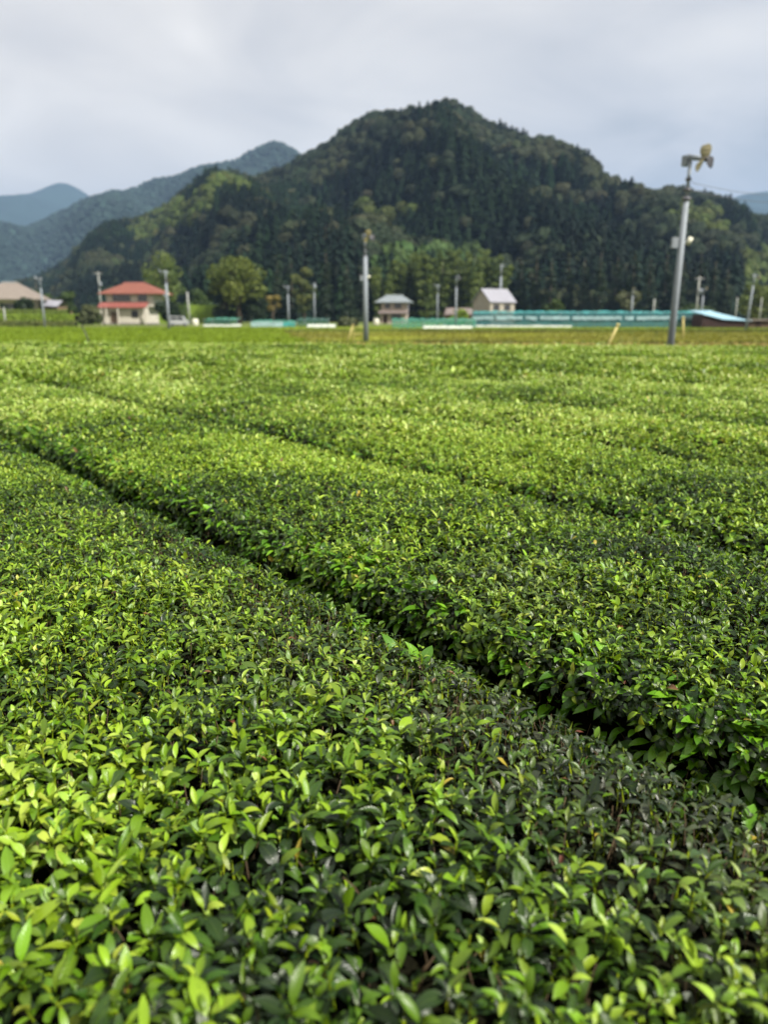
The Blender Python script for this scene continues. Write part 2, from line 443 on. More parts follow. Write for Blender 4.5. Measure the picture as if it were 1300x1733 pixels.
def gen_shoots(k, d0, d1, dens, lod, size, nleaf, t0, t1, pad):
    n = int(dens * AL * (t1 - t0))
    a = rng.uniform(0.04, AL - 0.04, n); t = rng.uniform(t0, t1, n)
    P, Nn, s = row_surface(k, a, t)
    d = np.hypot(P[:, 0], P[:, 1])
    keep = near_mask(P[:, 0], P[:, 1], pad) & (d >= d0) & (d < d1) & ((P[:, 2] > 0.62) | (rng.random(n) < 0.13)) & ((k < 2) | (np.abs(s) < 0.955 * HW) | (rng.random(n) < 0.35))
    P, Nn, s, d = P[keep], Nn[keep], s[keep], d[keep]
    n = len(P)
    if n == 0: return None
    X, Y = P[:, 0], P[:, 1]
    fresh = fnoise(X * 0.55 + 3, Y * 0.55, 21, 3)                      # patches of new growth
    fine = fnoise(X * 2.3, Y * 2.3, 31, 3)
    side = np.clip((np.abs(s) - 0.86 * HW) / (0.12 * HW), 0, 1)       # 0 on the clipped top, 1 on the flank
    crest = 1 - side  # tops get paler leaves: sunlit crest painted in along with fresh growth
    # worn, twiggy shoulder of the nearest row along its furrow
    worn = sstep(0.35, 0.85, s / HW)*0.75 * (1 - sstep(0.93, 1.0, s / HW)) * (1.0 if k == 0 else 0.35)
    # patches of old, dull grey-green leaves either side of the nearest furrow
    per = NV[0] * X + NV[1] * Y
    old = sstep(0.9, 0.25, np.abs(per - 1.55)) * sstep(0.40, 0.62, fnoise(X * 1.1 + 9, Y * 1.1, 171, 3)) * sstep(4.6, 3.2, d)
    jit = rng.normal(0, 1, (n, 3)) * np.array([0.3, 0.3, 0.12])
    axis = unit(Nn * (0.35 + 0.9 * side)[:, None] + np.array([0, 0, 1.0]) * (1 - 0.45 * side)[:, None] + jit * (0.6 + 0.5 * side)[:, None])
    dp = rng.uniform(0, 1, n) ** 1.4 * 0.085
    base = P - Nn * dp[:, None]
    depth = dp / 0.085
    ssz = size * (1 - 0.24 * worn) * (0.85 + 0.35 * fine) * (1 + 0.15 * side)
    ssz = ssz * rng.lognormal(0, 0.16, n)
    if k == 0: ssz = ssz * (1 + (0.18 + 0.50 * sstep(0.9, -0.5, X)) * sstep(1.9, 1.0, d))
    if k == 0:
        kd = rng.random(n) < 1 - 0.38 * sstep(1.9, 1.0, d)
        P, Nn, s, d, X, Y, fresh, fine, side, crest, worn, axis, base, depth, dp, ssz, old = [q[kd] for q in (P, Nn, s, d, X, Y, fresh, fine, side, crest, worn, axis, base, depth, dp, ssz, old)]
        n = len(P)
    parts = []
    az0 = rng.uniform(0, 6.283, n)
    a1 = unit(np.cross(axis, np.array([0.3, 0.5, 0.81]))); a2 = np.cross(axis, a1)
    for i in range(nleaf):
        f = i / max(1, nleaf - 1)                                     # 0 lowest leaf, 1 topmost
        az = az0 + i * 2.4 + rng.normal(0, 0.35, n)
        spread = np.clip(1.30 - 0.85 * f + rng.normal(0, 0.25, n), 0.12, 1.85)
        out_ = a1 * np.cos(az)[:, None] + a2 * np.sin(az)[:, None]
        D = unit(out_ * np.sin(spread)[:, None] + axis * np.cos(spread)[:, None])
        U = unit(axis * np.sin(spread)[:, None] - out_ * np.cos(spread)[:, None] * 0.9 + np.array([0, 0, 0.25]))
        Lf = np.minimum(ssz * (0.060 - 0.022 * f) * rng.lognormal(0, 0.2, n), np.where(X < 0.1, 0.064, 0.053) if d1 < 7 else 1)
        Wf = Lf * rng.uniform(0.36, 0.56, n) * (1 - 0.12 * f) * (1 - 0.14 * sstep(1.8, 1.1, d))
        Bp = base + axis * (f * 0.036 * size + 0.004) + out_ * 0.003
        cl = rng.normal(0.8 + 0.35 * (1 - f), 0.5, n) + 0.5 * side
        fo = rng.normal(0.38, 0.22, n)
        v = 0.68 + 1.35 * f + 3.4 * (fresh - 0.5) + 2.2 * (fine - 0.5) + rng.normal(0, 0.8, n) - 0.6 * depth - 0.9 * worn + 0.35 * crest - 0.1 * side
        v = v + (0.30 * sstep(2.0, 8, d)) + ((0.6 * sstep(0.4, -0.9, X) - 0.3 * sstep(0.0, 0.7, X)) * sstep(2.4, 1.0, Y) if k == 0 else 0)  # farther leaves painted brighter, as tops lit at a grazing view
        v = v + np.where(rng.random(n) < 0.10, 0.9, 0)
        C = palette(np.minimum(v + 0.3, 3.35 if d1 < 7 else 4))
        gm = (old * (rng.random(n) < 0.75))[:, None]
        C = C * (1 - 0.6 * gm) + np.array([0.050, 0.060, 0.036]) * 0.6 * gm * rng.uniform(0.5, 1.6, (n, 1))
        C = C * rng.uniform(0.85, 1.15, (n, 1)) * np.array([1, 1, 1]) * (1 + rng.normal(0, 0.06, (n, 3)))
        bad = rng.random(n)
        C[bad < 0.004] = (0.30, 0.24, 0.03); C[bad < 0.0022] = (0.13, 0.065, 0.025); C[bad < 0.0004] = (0.13, 0.04, 0.025)
        keepf = rng.random(n) < (1 - 0.45 * worn * (f < 0.7))
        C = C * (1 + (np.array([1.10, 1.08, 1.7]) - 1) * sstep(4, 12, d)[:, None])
        groups = [(lod, keepf)]
        if lod == 'hi':
            cut = rng.random(n) < 0.16 * (1 - side)
            groups = [('hi', keepf & ~cut), ('cut', keepf & cut)]
        for lo_, kk in groups:
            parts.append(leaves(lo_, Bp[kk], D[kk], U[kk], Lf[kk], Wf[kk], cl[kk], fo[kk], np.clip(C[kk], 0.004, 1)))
    if lod == 'hi':                                                   # the green stem of every shoot
        st = palette(1.9 + rng.normal(0, 0.4, n)) * np.array([1.15, 0.9, 0.8])
        parts.append(leaves('mid', base - axis * 0.02, axis, a1, np.full(n, 0.055), np.full(n, 0.0032), rng.normal(0, 0.2, n), np.full(n, 0.2), st))
    return merge(parts)

def twigs_mesh(k, t0, t1):
    n = int(1500 * AL * (t1 - t0))
    a = rng.uniform(0.05, AL - 0.05, n); t = rng.uniform(t0, t1, n)
    P, Nn, s = row_surface(k, a, t)
    d = np.hypot(P[:, 0], P[:, 1])
    worn = sstep(0.25, 0.7, s / HW) * (1.0 if k == 0 else 0.4)
    kp = near_mask(P[:, 0], P[:, 1], 0.2) & (d < 4.2) & (rng.random(n) < (0.15 + 0.3 * worn))
    P, Nn = P[kp], Nn[kp]; n = len(P)
    if n == 0: return None
    ax = unit(Nn * 0.4 + np.array([0, 0, 1.0]) + rng.normal(0, 0.35, (n, 3)))
    L = rng.uniform(0.05, 0.13, n); top = P + ax * rng.uniform(-0.03, 0.016, n)[:, None]; bot = top - ax * L[:, None]
    mid = (top + bot) / 2 + rng.normal(0, 0.005, (n, 3))
    e1 = unit(np.cross(ax, np.array([0.2, 0.9, 0.3]))); e2 = np.cross(ax, e1)
    r = rng.uniform(0.0009, 0.0019, n)[:, None]
    V = []
    for c_, rr in ((bot, 1.2), (mid, 1.0), (top, 0.8)):
        for q in range(3):
            V.append(c_ + (e1 * math.cos(q * 2.094) + e2 * math.sin(q * 2.094)) * r * rr)
    V = np.stack(V, 1)
    fl = []
    for ring in (0, 3):
        for q in range(3): fl += [ring + q, ring + (q + 1) % 3, ring + 3 + (q + 1) % 3, ring + 3 + q]
    fl += [6, 7, 8]
    loops = (np.array(fl)[None] + (np.arange(n) * 9)[:, None]).ravel()
    return raw_mesh('twigs', V.reshape(-1, 3), loops, np.tile([4] * 6 + [3], n), MT['twig'], True)

for k in range(0, 20):
    # range of t along the row inside the view
    tt = np.linspace(-45, 60, 3000); X = NV[0] * c_of(k) + UV[0] * tt; Y = NV[1] * c_of(k) + UV[1] * tt
    msk = near_mask(X, Y, 1.0)
    if not msk.any(): continue
    t0, t1 = tt[msk].min() - 0.8, tt[msk].max() + 0.8
    lab = {
        0: 'nearest clipped tea hedge under the camera, with large blurred leaves and brown twigs',
        1: 'second clipped tea hedge, beyond the dark furrow, with big arching leaves along its near side',
        2: 'third clipped tea hedge, whose low side shows past the bright crest of the second',
        3: 'fourth clipped tea hedge, with a thin dark furrow on its near side',
    }.get(k, f'{ordn[k]} clipped tea hedge counted back from the viewer in the parallel rows')
    mid = c_of(k); tc_ = (t0 + t1) / 2
    root = empty('tea_hedge', (0, 0, 0), 0, lab, 'tea hedge', 'parallel clipped tea hedges filling the field')
    parts = []
    for (d0, d1, dens, lod, size, nl, pad) in (
            (0.0, 2.9, 1600, 'hi', 0.55, 6, 0.0), (2.9, 6.0, 1250, 'mid', 0.57, 6, 0.0), (6.0, 12.0, 560, 'mid', 0.82, 5, 0.1), (12.0, 60.0, 190, 'lo', 1.35, 5, 0.6)):
        # restrict t range to the band
        dd = np.hypot(X, Y); mb = msk & (dd < d1 + 1.5) & (dd > d0 - 1.5)
        if not mb.any(): continue
        p = gen_shoots(k, d0, d1, dens, lod, size, nl, tt[mb].min() - 0.6, tt[mb].max() + 0.6, pad)
        if p is not None: parts.append(p)
    # big unclipped leaves arching out over the furrow from the near flank
    if k in (0, 1, 2):
        n = int((420 if k == 1 else 80) * (t1 - t0))
        a = rng.uniform(0.36, 0.68, n) if k else rng.uniform(AL - 0.62, AL - 0.4, n)
        t = rng.uniform(t0, t1, n)
        P, Nn, s = row_surface(k, a, t); d = np.hypot(P[:, 0], P[:, 1])
        kp = near_mask(P[:, 0], P[:, 1]) & (d < 8)
        kp &= rng.random(len(kp)) < (0.25 + 0.9 * vnoise(P[:, 0] * 3, P[:, 1] * 3, 77))
        P, Nn, a = P[kp], Nn[kp], a[kp]; n = len(P)
        if n:
            D = unit(Nn * np.array([1, 1, 0.4]) + rng.normal(0, 0.45, (n, 3)) + np.array([0, 0, 0.35]))
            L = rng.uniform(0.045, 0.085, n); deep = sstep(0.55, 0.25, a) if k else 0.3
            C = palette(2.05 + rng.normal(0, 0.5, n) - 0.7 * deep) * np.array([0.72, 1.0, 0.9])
            parts.append(leaves('hi', P - Nn * 0.03, D, unit(np.tile([0, 0, 1.0], (n, 1)) + Nn * 0.4), L, L * rng.uniform(0.36, 0.46, n),
                                rng.normal(1.0, 0.35, n), rng.normal(0.3, 0.12, n), np.clip(C, 0.004, 1)))
    V, Lp, Tt, C, Uv = merge(parts)
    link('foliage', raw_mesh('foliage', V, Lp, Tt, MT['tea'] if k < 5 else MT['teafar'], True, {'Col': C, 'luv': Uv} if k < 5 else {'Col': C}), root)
    # near-black shell: shade between the leaves put into its colour
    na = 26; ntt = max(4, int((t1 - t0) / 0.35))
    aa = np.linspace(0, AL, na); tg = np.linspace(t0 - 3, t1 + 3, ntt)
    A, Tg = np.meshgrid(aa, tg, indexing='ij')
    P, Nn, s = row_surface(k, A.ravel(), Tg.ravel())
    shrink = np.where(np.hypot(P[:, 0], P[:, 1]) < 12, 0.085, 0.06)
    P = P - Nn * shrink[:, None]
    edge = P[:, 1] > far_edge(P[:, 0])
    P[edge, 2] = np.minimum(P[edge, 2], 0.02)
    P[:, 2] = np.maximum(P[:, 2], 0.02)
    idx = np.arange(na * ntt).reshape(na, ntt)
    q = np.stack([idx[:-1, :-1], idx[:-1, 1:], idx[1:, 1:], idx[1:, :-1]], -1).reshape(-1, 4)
    link('shade_core', raw_mesh('shade_core', P, q, np.full(len(q), 4), MT['core'], True), root)
    if k < 2:
        dd = np.hypot(X, Y); mb = msk & (dd < 5)
        if mb.any():
            tm = twigs_mesh(k, tt[mb].min() - 0.5, tt[mb].max() + 0.5)
            if tm: link('twigs', tm, root)

# ------------------------------------------------------------------ grass and crops beyond the hedges
def tufts(name, label, n, region, hfun, cfun, wid=0.10, kind='stuff', cat='grass'):
    x, y = region(n)
    n = len(x); h = hfun(x, y) * rng.uniform(0.6, 1.25, n)
    C = cfun(x, y)
    V = []; nb = 3
    Vs = np.zeros((n, nb, 3, 3)); 
    for b in range(nb):
        az = rng.uniform(0, 6.28, n); lean = rng.normal(0, 0.35, (n, 2)) * h[:, None]
        ox = rng.normal(0, 0.12, (n, 2))
        wdt = wid * rng.uniform(0.6, 1.4, n) * (0.6 + y / 90)
        Vs[:, b, 0] = np.stack([x + ox[:, 0] + np.cos(az) * wdt, y + ox[:, 1] + np.sin(az) * wdt, np.zeros(n)], 1)
        Vs[:, b, 1] = np.stack([x + ox[:, 0] - np.cos(az) * wdt, y + ox[:, 1] - np.sin(az) * wdt, np.zeros(n)], 1)
        Vs[:, b, 2] = np.stack([x + ox[:, 0] + lean[:, 0], y + ox[:, 1] + lean[:, 1], h], 1)
    V = Vs.reshape(-1, 3)
    Cv = np.repeat(C, nb * 3, axis=0)
    o = link(name, raw_mesh(name, V, np.arange(len(V)), np.full(len(V) // 3, 3), MT['grass'], True, {'Col': Cv}))
    return tag(o, label, cat, kind=kind)
def regL(n):        # bright crop field on the left
    y = 23 + (112 - 23) * rng.random(n) ** 0.8; x = -0.62 * y - 6 + rng.random(n) * (0.62 * y + 6 + 1.5)
    lim = -2.5 - 0.17 * (y - 29) + 3.0 * (vnoise(y * 0.2, y * 0, 4) - 0.5)
    k = (x < lim) & (y > far_edge(x) + 0.4); return x[k], y[k]
def colL(x, y):
    f = fnoise(x * 0.12, y * 0.35, 51)[:, None]
    return (np.array([0.105, 0.17, 0.008]) * (1 - f) + np.array([0.18, 0.25, 0.02]) * f) * rng.uniform(0.8, 1.2, (len(x), 1))
tufts('rice', 'bright green young crop field left, beyond the tea hedges', 34000, regL, lambda x, y: np.full(len(x), 0.34), colL, 0.07, cat='rice crop')
def regR(n):
    y = 22 + (135 - 22) * rng.random(n) ** 0.8; x = -0.62 * y - 6 + rng.random(n) * (1.24 * y + 12)
    lim = -2.5 - 0.17 * (y - 29) + 3.0 * (vnoise(y * 0.2, y * 0, 4) - 0.5)
    k = (x > lim) & (y > far_edge(x) + 0.5); return x[k], y[k]
def colR(x, y):
    yy = y + 7 * (fnoise(x * 0.04, y * 0.1, 61) - 0.5) + x * 0.05
    straw = np.array([0.27, 0.21, 0.075]); olive = np.array([0.19, 0.19, 0.035]); ditch_shade = np.array([0.07, 0.08, 0.018]); gr = np.array([0.18, 0.235, 0.03])
    C = np.where((yy < 51)[:, None], straw, olive)
    C = np.where(((yy > 51) & (yy < 54))[:, None], ditch_shade * 1.1, C)
    C = np.where(((yy > 84) & (yy < 104))[:, None], ditch_shade * 1.3, C)  # dark strips are ditch and bank shadows put into the grass colour
    C = np.where((yy > 104)[:, None], gr, C)
    f = fnoise(x * 0.15, y * 0.15, 71)[:, None]
    C = C * (0.75 + 0.5 * f) + np.array([0.03, 0.05, 0.0]) * (f > 0.58)
    return np.clip(C * rng.uniform(0.8, 1.2, (len(x), 1)), 0.01, 1)
tufts('grass', 'straw coloured and olive grass strips between the tea and the nets', 46000, regR,
      lambda x, y: 0.10 + 0.12 * fnoise(x * 0.3, y * 0.3, 81), colR, 0.07)

# ------------------------------------------------------------------ distant hills
def sil(pts, Yfun):
    P = [at(x, y, Yfun(x)) for x, y in pts]
    return np.array([(p.x, p.y, p.z) for p in P])
MAIN = [(-260, 520), (-120, 500), (0, 482), (60, 462), (95, 440), (150, 397), (215, 364), (255, 345), (300, 322), (345, 308), (380, 302), (430, 286), (490, 260), (520, 242), (570, 219),
        (605, 203), (630, 193), (655, 192), (680, 187), (720, 170), (742, 153), (760, 147), (775, 155), (800, 172), (850, 207), (900, 237), (950, 250), (985, 264), (1005, 278), (1032, 297),
        (1080, 304), (1130, 313), (1180, 326), (1230, 337), (1262, 343), (1300, 351), (1400, 388), (1560, 440)]
def Ymain(x): return float(np.interp(x, [-260, 90, 300, 500, 760, 1000, 1300, 1560], [900, 880, 800, 700, 640, 600, 640, 700]))
RM = sil(MAIN, Ymain)
RA = RM[:, 0] / RM[:, 1]                                  # bearing of every ridge point
FA = (np.array([-260, 60, 130, 220, 330, 420, 1240, 1275, 1400, 1560]) - 650) / (F * CP + 331 * SP)
FY = np.array([640, 560, 470, 360, 280, 258, 258, 400, 470, 500.])
def Yridge(X, Y): return np.interp(X / Y, RA, RM[:, 1])
def Yfoot(X, Y): return np.interp(X / Y, FA, FY)
def H_main(X, Y):
    Y = np.maximum(Y, 100.0)
    a = X / Y
    Yr = np.interp(a, RA, RM[:, 1]); Hr = np.interp(a, RA, RM[:, 2]) - 12.0
    Yf = Yfoot(X, Y)
    t = (Y - Yf) / (Yr - Yf)
    tc = np.clip(t, 0, 1)
    prof = 0.55 * tc ** 0.9 + 0.45 * sstep(0, 1, tc)
    wx = X + 50 * (fnoise(X * 0.006, Y * 0.006, 91) - 0.5) + 0.30 * (Y - 400)
    spur = sstep(0, 1, 1 - np.abs(((wx / 105.0) % 1) * 2 - 1))
    spur2 = fnoise(X * 0.022, Y * 0.014, 95, 3)
    env = 4 * tc * (1 - tc)
    h = Hr * prof + env * (34 * (spur - 0.66) + 26 * (spur2 - 0.56)) * np.clip(Hr / 120, 0.05, 1)
    h = np.where(t > 1, Hr * (1 - 0.9 * (t - 1)), h)
    return np.maximum(np.where(t < 0, -1.5, h), -1.5)
def hill_mesh(name, Hf, x0, x1, y0, y1, nx, ny, mat):
    xs_ = np.linspace(x0, x1, nx); ys_ = np.linspace(y0, y1, ny)
    Xg, Yg = np.meshgrid(xs_, ys_, indexing='ij')
    Z = Hf(Xg.ravel(), Yg.ravel())
    V = np.stack([Xg.ravel(), Yg.ravel(), Z], 1)
    idx = np.arange(nx * ny).reshape(nx, ny)
    q = np.stack([idx[:-1, :-1], idx[1:, :-1], idx[1:, 1:], idx[:-1, 1:]], -1).reshape(-1, 4)
    return tag(link(name, raw_mesh(name, V, q, np.full(len(q), 4), mat, True)), kind='structure')
hill_mesh('mountain', H_main, -620, 470, 245, 1150, 150, 110, MT['soil'])

# forest on the mountain --------------------------------------------------
def icos(sub):
    import bmesh
    bm = bmesh.new(); bmesh.ops.create_icosphere(bm, subdivisions=sub, radius=1)
    V = np.array([v.co[:] for v in bm.verts]); Fc = np.array([[v.index for v in f.verts] for f in bm.faces]); bm.free()
    return V, Fc
IV, IF = icos(2)
def proto_broad(seed):
    r = np.random.default_rng(seed)
    lob = unit(r.normal(0, 1, (7, 3)) * np.array([1, 1, 0.7]) + np.array([0, 0, 0.45]))
    V = IV.copy(); d = V @ lob.T
    rad = 0.66 + 0.34 * np.max(np.clip(d, 0, 1) ** 5, axis=1) + r.normal(0, 0.05, len(V))
    V = V * rad[:, None] * np.array([1, 1, 0.85]); V[:, 2] += 0.15
    loops = [IF.ravel()]; tot = [np.full(len(IF), 3)]; sh = [0.75 + 0.0 * V[:, 2]]
    Vs = [V]; o = len(V)
    n = 150
    Dn = unit(r.normal(0, 1, (n, 3)) + np.array([0, 0, 0.35]))
    rr = 0.70 + 0.34 * np.max(np.clip(Dn @ lob.T, 0, 1) ** 5, axis=1)
    c = Dn * rr[:, None] * np.array([1, 1, 0.85]) + np.array([0, 0, 0.15])
    nn = unit(Dn + r.normal(0, 0.5, (n, 3))); e1 = unit(np.cross(nn, r.normal(0, 1, (n, 3)))); e2 = np.cross(nn, e1)
    s = r.uniform(0.07, 0.17, n)[:, None]
    Q = np.stack([c + e1 * s, c + e2 * s * 0.8, c - e1 * s * 0.9, c - e2 * s], 1).reshape(-1, 3)
    Vs.append(Q); loops.append(np.arange(4 * n) + o); tot.append(np.full(n, 4)); sh.append(np.repeat(r.uniform(0.85, 1.2, n), 4))
    return np.concatenate(Vs), np.concatenate(loops), np.concatenate(tot), np.concatenate(sh)
def proto_conif(seed):
    r = np.random.default_rng(seed)
    Vs = []; loops = []; tot = []; sh = []
    nr, ns = 6, 7
    V = []
    for i in range(nr):
        f = i / nr
        for k in range(ns):
            rad = (1 - f) ** 0.8 * 0.78 * r.uniform(0.7, 1.1); a = 6.283 * k / ns + i * 0.4
            V.append((math.cos(a) * rad, math.sin(a) * rad, -0.6 + 3.6 * f + r.uniform(-.1, .1)))
    V.append((0, 0, 3.0)); V = np.array(V)
    for i in range(nr - 1):
        for k in range(ns):
            loops.append([i * ns + k, i * ns + (k + 1) % ns, (i + 1) * ns + (k + 1) % ns, (i + 1) * ns + k]); tot.append(4)
    for k in range(ns): loops.append([(nr - 1) * ns + k, (nr - 1) * ns + (k + 1) % ns, nr * ns]); tot.append(3)
    lp = np.concatenate([np.array(l) for l in loops]); tt_ = np.array(tot)
    Vs.append(V); sh.append(np.full(len(V), 0.8)); o = len(V)
    n = 95
    f = r.random(n) ** 1.3; a = r.uniform(0, 6.283, n); rad = (1 - f) ** 0.8 * 0.9 + 0.04
    c = np.stack([np.cos(a) * rad, np.sin(a) * rad, -0.4 + 3.5 * f], 1)
    od = np.stack([np.cos(a), np.sin(a), np.full(n, -0.25)], 1); sd_ = np.stack([-np.sin(a), np.cos(a), np.zeros(n)], 1)
    s = (0.20 + 0.28 * (1 - f))[:, None] * r.uniform(0.7, 1.3, (n, 1))
    Q = np.stack([c + sd_ * s * 0.6 + np.array([0, 0, 0.1]), c + od * s, c - sd_ * s * 0.6 + np.array([0, 0, 0.1]), c - od * s * 0.5 + np.array([0, 0, 1.0]) * s * 0.8], 1).reshape(-1, 3)
    Vs.append(Q); lp = np.concatenate([lp, np.arange(4 * n) + o]); tt_ = np.concatenate([tt_, np.full(n, 4)])
    sh.append(np.repeat(r.uniform(0.85, 1.2, n), 4))
    return np.concatenate(Vs), lp, tt_, np.concatenate(sh)
PB = [proto_broad(100 + i) for i in range(5)]; PC = [proto_conif(200 + i) for i in range(4)]
def place(protos, pos, sxy, sz, colr, seed):
    """numpy-merge copies of proto crowns"""
    r = np.random.default_rng(seed); parts = []
    which = r.integers(0, len(protos), len(pos))
    for pi, (V, lp, tt_, sh) in enumerate(protos):
        I = np.where(which == pi)[0]
        if not len(I): continue
        a = r.uniform(0, 6.283, len(I)); ca, sa = np.cos(a)[:, None], np.sin(a)[:, None]
        x = V[None, :, 0] * ca - V[None, :, 1] * sa; y = V[None, :, 0] * sa + V[None, :, 1] * ca
        W = np.stack([x * sxy[I][:, None], y * sxy[I][:, None], np.broadcast_to(V[None, :, 2], x.shape) * sz[I][:, None]], -1) + pos[I][:, None, :]
        C = colr[I][:, None, :] * sh[None, :, None]
        loops = (lp[None] + (np.arange(len(I)) * len(V))[:, None]).ravel()
        parts.append((W.reshape(-1, 3), loops, np.tile(tt_, len(I)), C.reshape(-1, 3), np.zeros((len(I) * len(V), 1))))
    return parts
YELLOW = [(660, 358, 80, 17), (300, 362, 55, 28), (385, 312, 36, 16), (250, 392, 34, 22), (345, 340, 30, 22), (1175, 362, 60, 22), (1215, 385, 50, 14)]
BAMBOO = [(720, 450, 80, 13), (800, 446, 42, 13), (670, 466, 50, 15), (395, 470, 50, 12)]
BROWNS = [(560, 262, 95, 40), (640, 205, 60, 22), (755, 275, 40, 28), (905, 255, 80, 24), (770, 330, 40, 22), (480, 300, 90, 22), (700, 225, 60, 18), (820, 215, 50, 20), (1180, 400, 130, 35), (1090, 345, 50, 18), (960, 330, 60, 16)]
def blob(px, py, B, nz):
    v = np.zeros(len(px))
    for cx_, cy_, rx, ry in B: v = np.maximum(v, 1.25 - ((px - cx_) / rx) ** 2 - ((py - cy_) / ry) ** 2)
    return (v + 1.5 * (nz - 0.5)) > 0.55
def forest_main():
    sp = 6.0
    gx, gy = np.meshgrid(np.arange(-560, 400, sp), np.arange(250, 960, sp), indexing='ij')
    x = gx.ravel() + rng.uniform(-2.4, 2.4, gx.size); y = gy.ravel() + rng.uniform(-2.4, 2.4, gx.size)
    z = H_main(x, y); P = np.stack([x, y, z], 1)
    px, py = px_of(P + np.array([0, 0, 6.0]))
    Yr = Yridge(x, y); Yf = Yfoot(x, y)
    k = (y > Yf - 2) & (y < Yr + 16) & (px > -120) & (px < 1420)
    P, px, py = P[k], px[k], py[k]; x, y = P[:, 0], P[:, 1]; n = len(P)
    t = (y - Yfoot(x, y)) / (Yridge(x, y) - Yfoot(x, y))
    nz = fnoise(x * 0.03, y * 0.03, 131, 4); nz2 = fnoise(x * 0.012 + 5, y * 0.012, 141, 3)
    ye = blob(px, py, YELLOW, nz); bb = blob(px, py, BAMBOO, nz); br = blob(px, py, BROWNS, nz)
    clear = (px > 1250) & (py > 425) & (py < 490)
    br = br | (nz2 > np.where(t > 0.42, 0.55, 0.66)) | ((t > 0.80) & (nz > 0.36)) | (t > 0.97) & (rng.random(n) < 0.8)
    sp_ = np.zeros(n, int)                # 0 conifer
    sp_[br] = 1; sp_[bb] = 3; sp_[ye] = 2; sp_[clear] = 2
    sp_[(rng.random(n) < 0.10) & (sp_ == 0)] = 1
    C = np.zeros((n, 3)); jj = rng.lognormal(0, 0.15, (n, 1)) * (0.7 + 0.6 * fnoise(x * 0.02, y * 0.02, 151, 2))[:, None]
    C[sp_ == 0] = (0.0028, 0.0115, 0.0055); C[sp_ == 1] = (0.019, 0.030, 0.013); C[sp_ == 2] = (0.060, 0.082, 0.017); C[sp_ == 3] = (0.045, 0.078, 0.022)
    olive = (sp_ == 1) & (nz > 0.5); C[olive] = (0.030, 0.037, 0.016)
    gsel = (sp_ == 0) & (nz2 < 0.42); C[gsel] = (0.010, 0.025, 0.009)
    C = C * jj * (1 + rng.normal(0, 0.05, (n, 3)))
    dec = rng.random(n) < 0.006; C[dec & (sp_ == 1)] = (0.045, 0.050, 0.020)
    parts = []
    near = y < 330
    # conifers
    I = sp_ == 0
    r_ = rng.uniform(3.2, 4.8, I.sum()); h_ = rng.uniform(2.6, 3.9, I.sum()) * np.where(near[I], 1.5, 1.0) * np.where(t[I] > 0.93, 0.75, 1)
    parts += place(PC, P[I] + np.array([0, 0, 1.5]), r_, h_, C[I], 1)
    I = sp_ > 0
    r_ = rng.uniform(3.6, 6.4, I.sum()) * np.where(t[I] > 0.93, 0.75, 1); 
    zz2 = np.where(sp_[I] == 3, 1.6, 1.0)
    parts += place(PB, P[I] + np.array([0, 0, 1.0]) * (3.0 + r_ * 0.3)[:, None] * np.where(t[I] > 0.93, 0.6, 1)[:, None], r_, r_ * rng.uniform(0.85, 1.25, I.sum()) * zz2, C[I], 2)
    V, Lp, Tt, Cc, _ = merge(parts)
    tag(link('forest', raw_mesh('forest', V, Lp, Tt, MT['forest'], False, {'Col': np.clip(Cc, 0.003, 1)})),
        'dark cedar and broadleaf forest covering the pointed mountain', 'forest', kind='stuff')
forest_main()

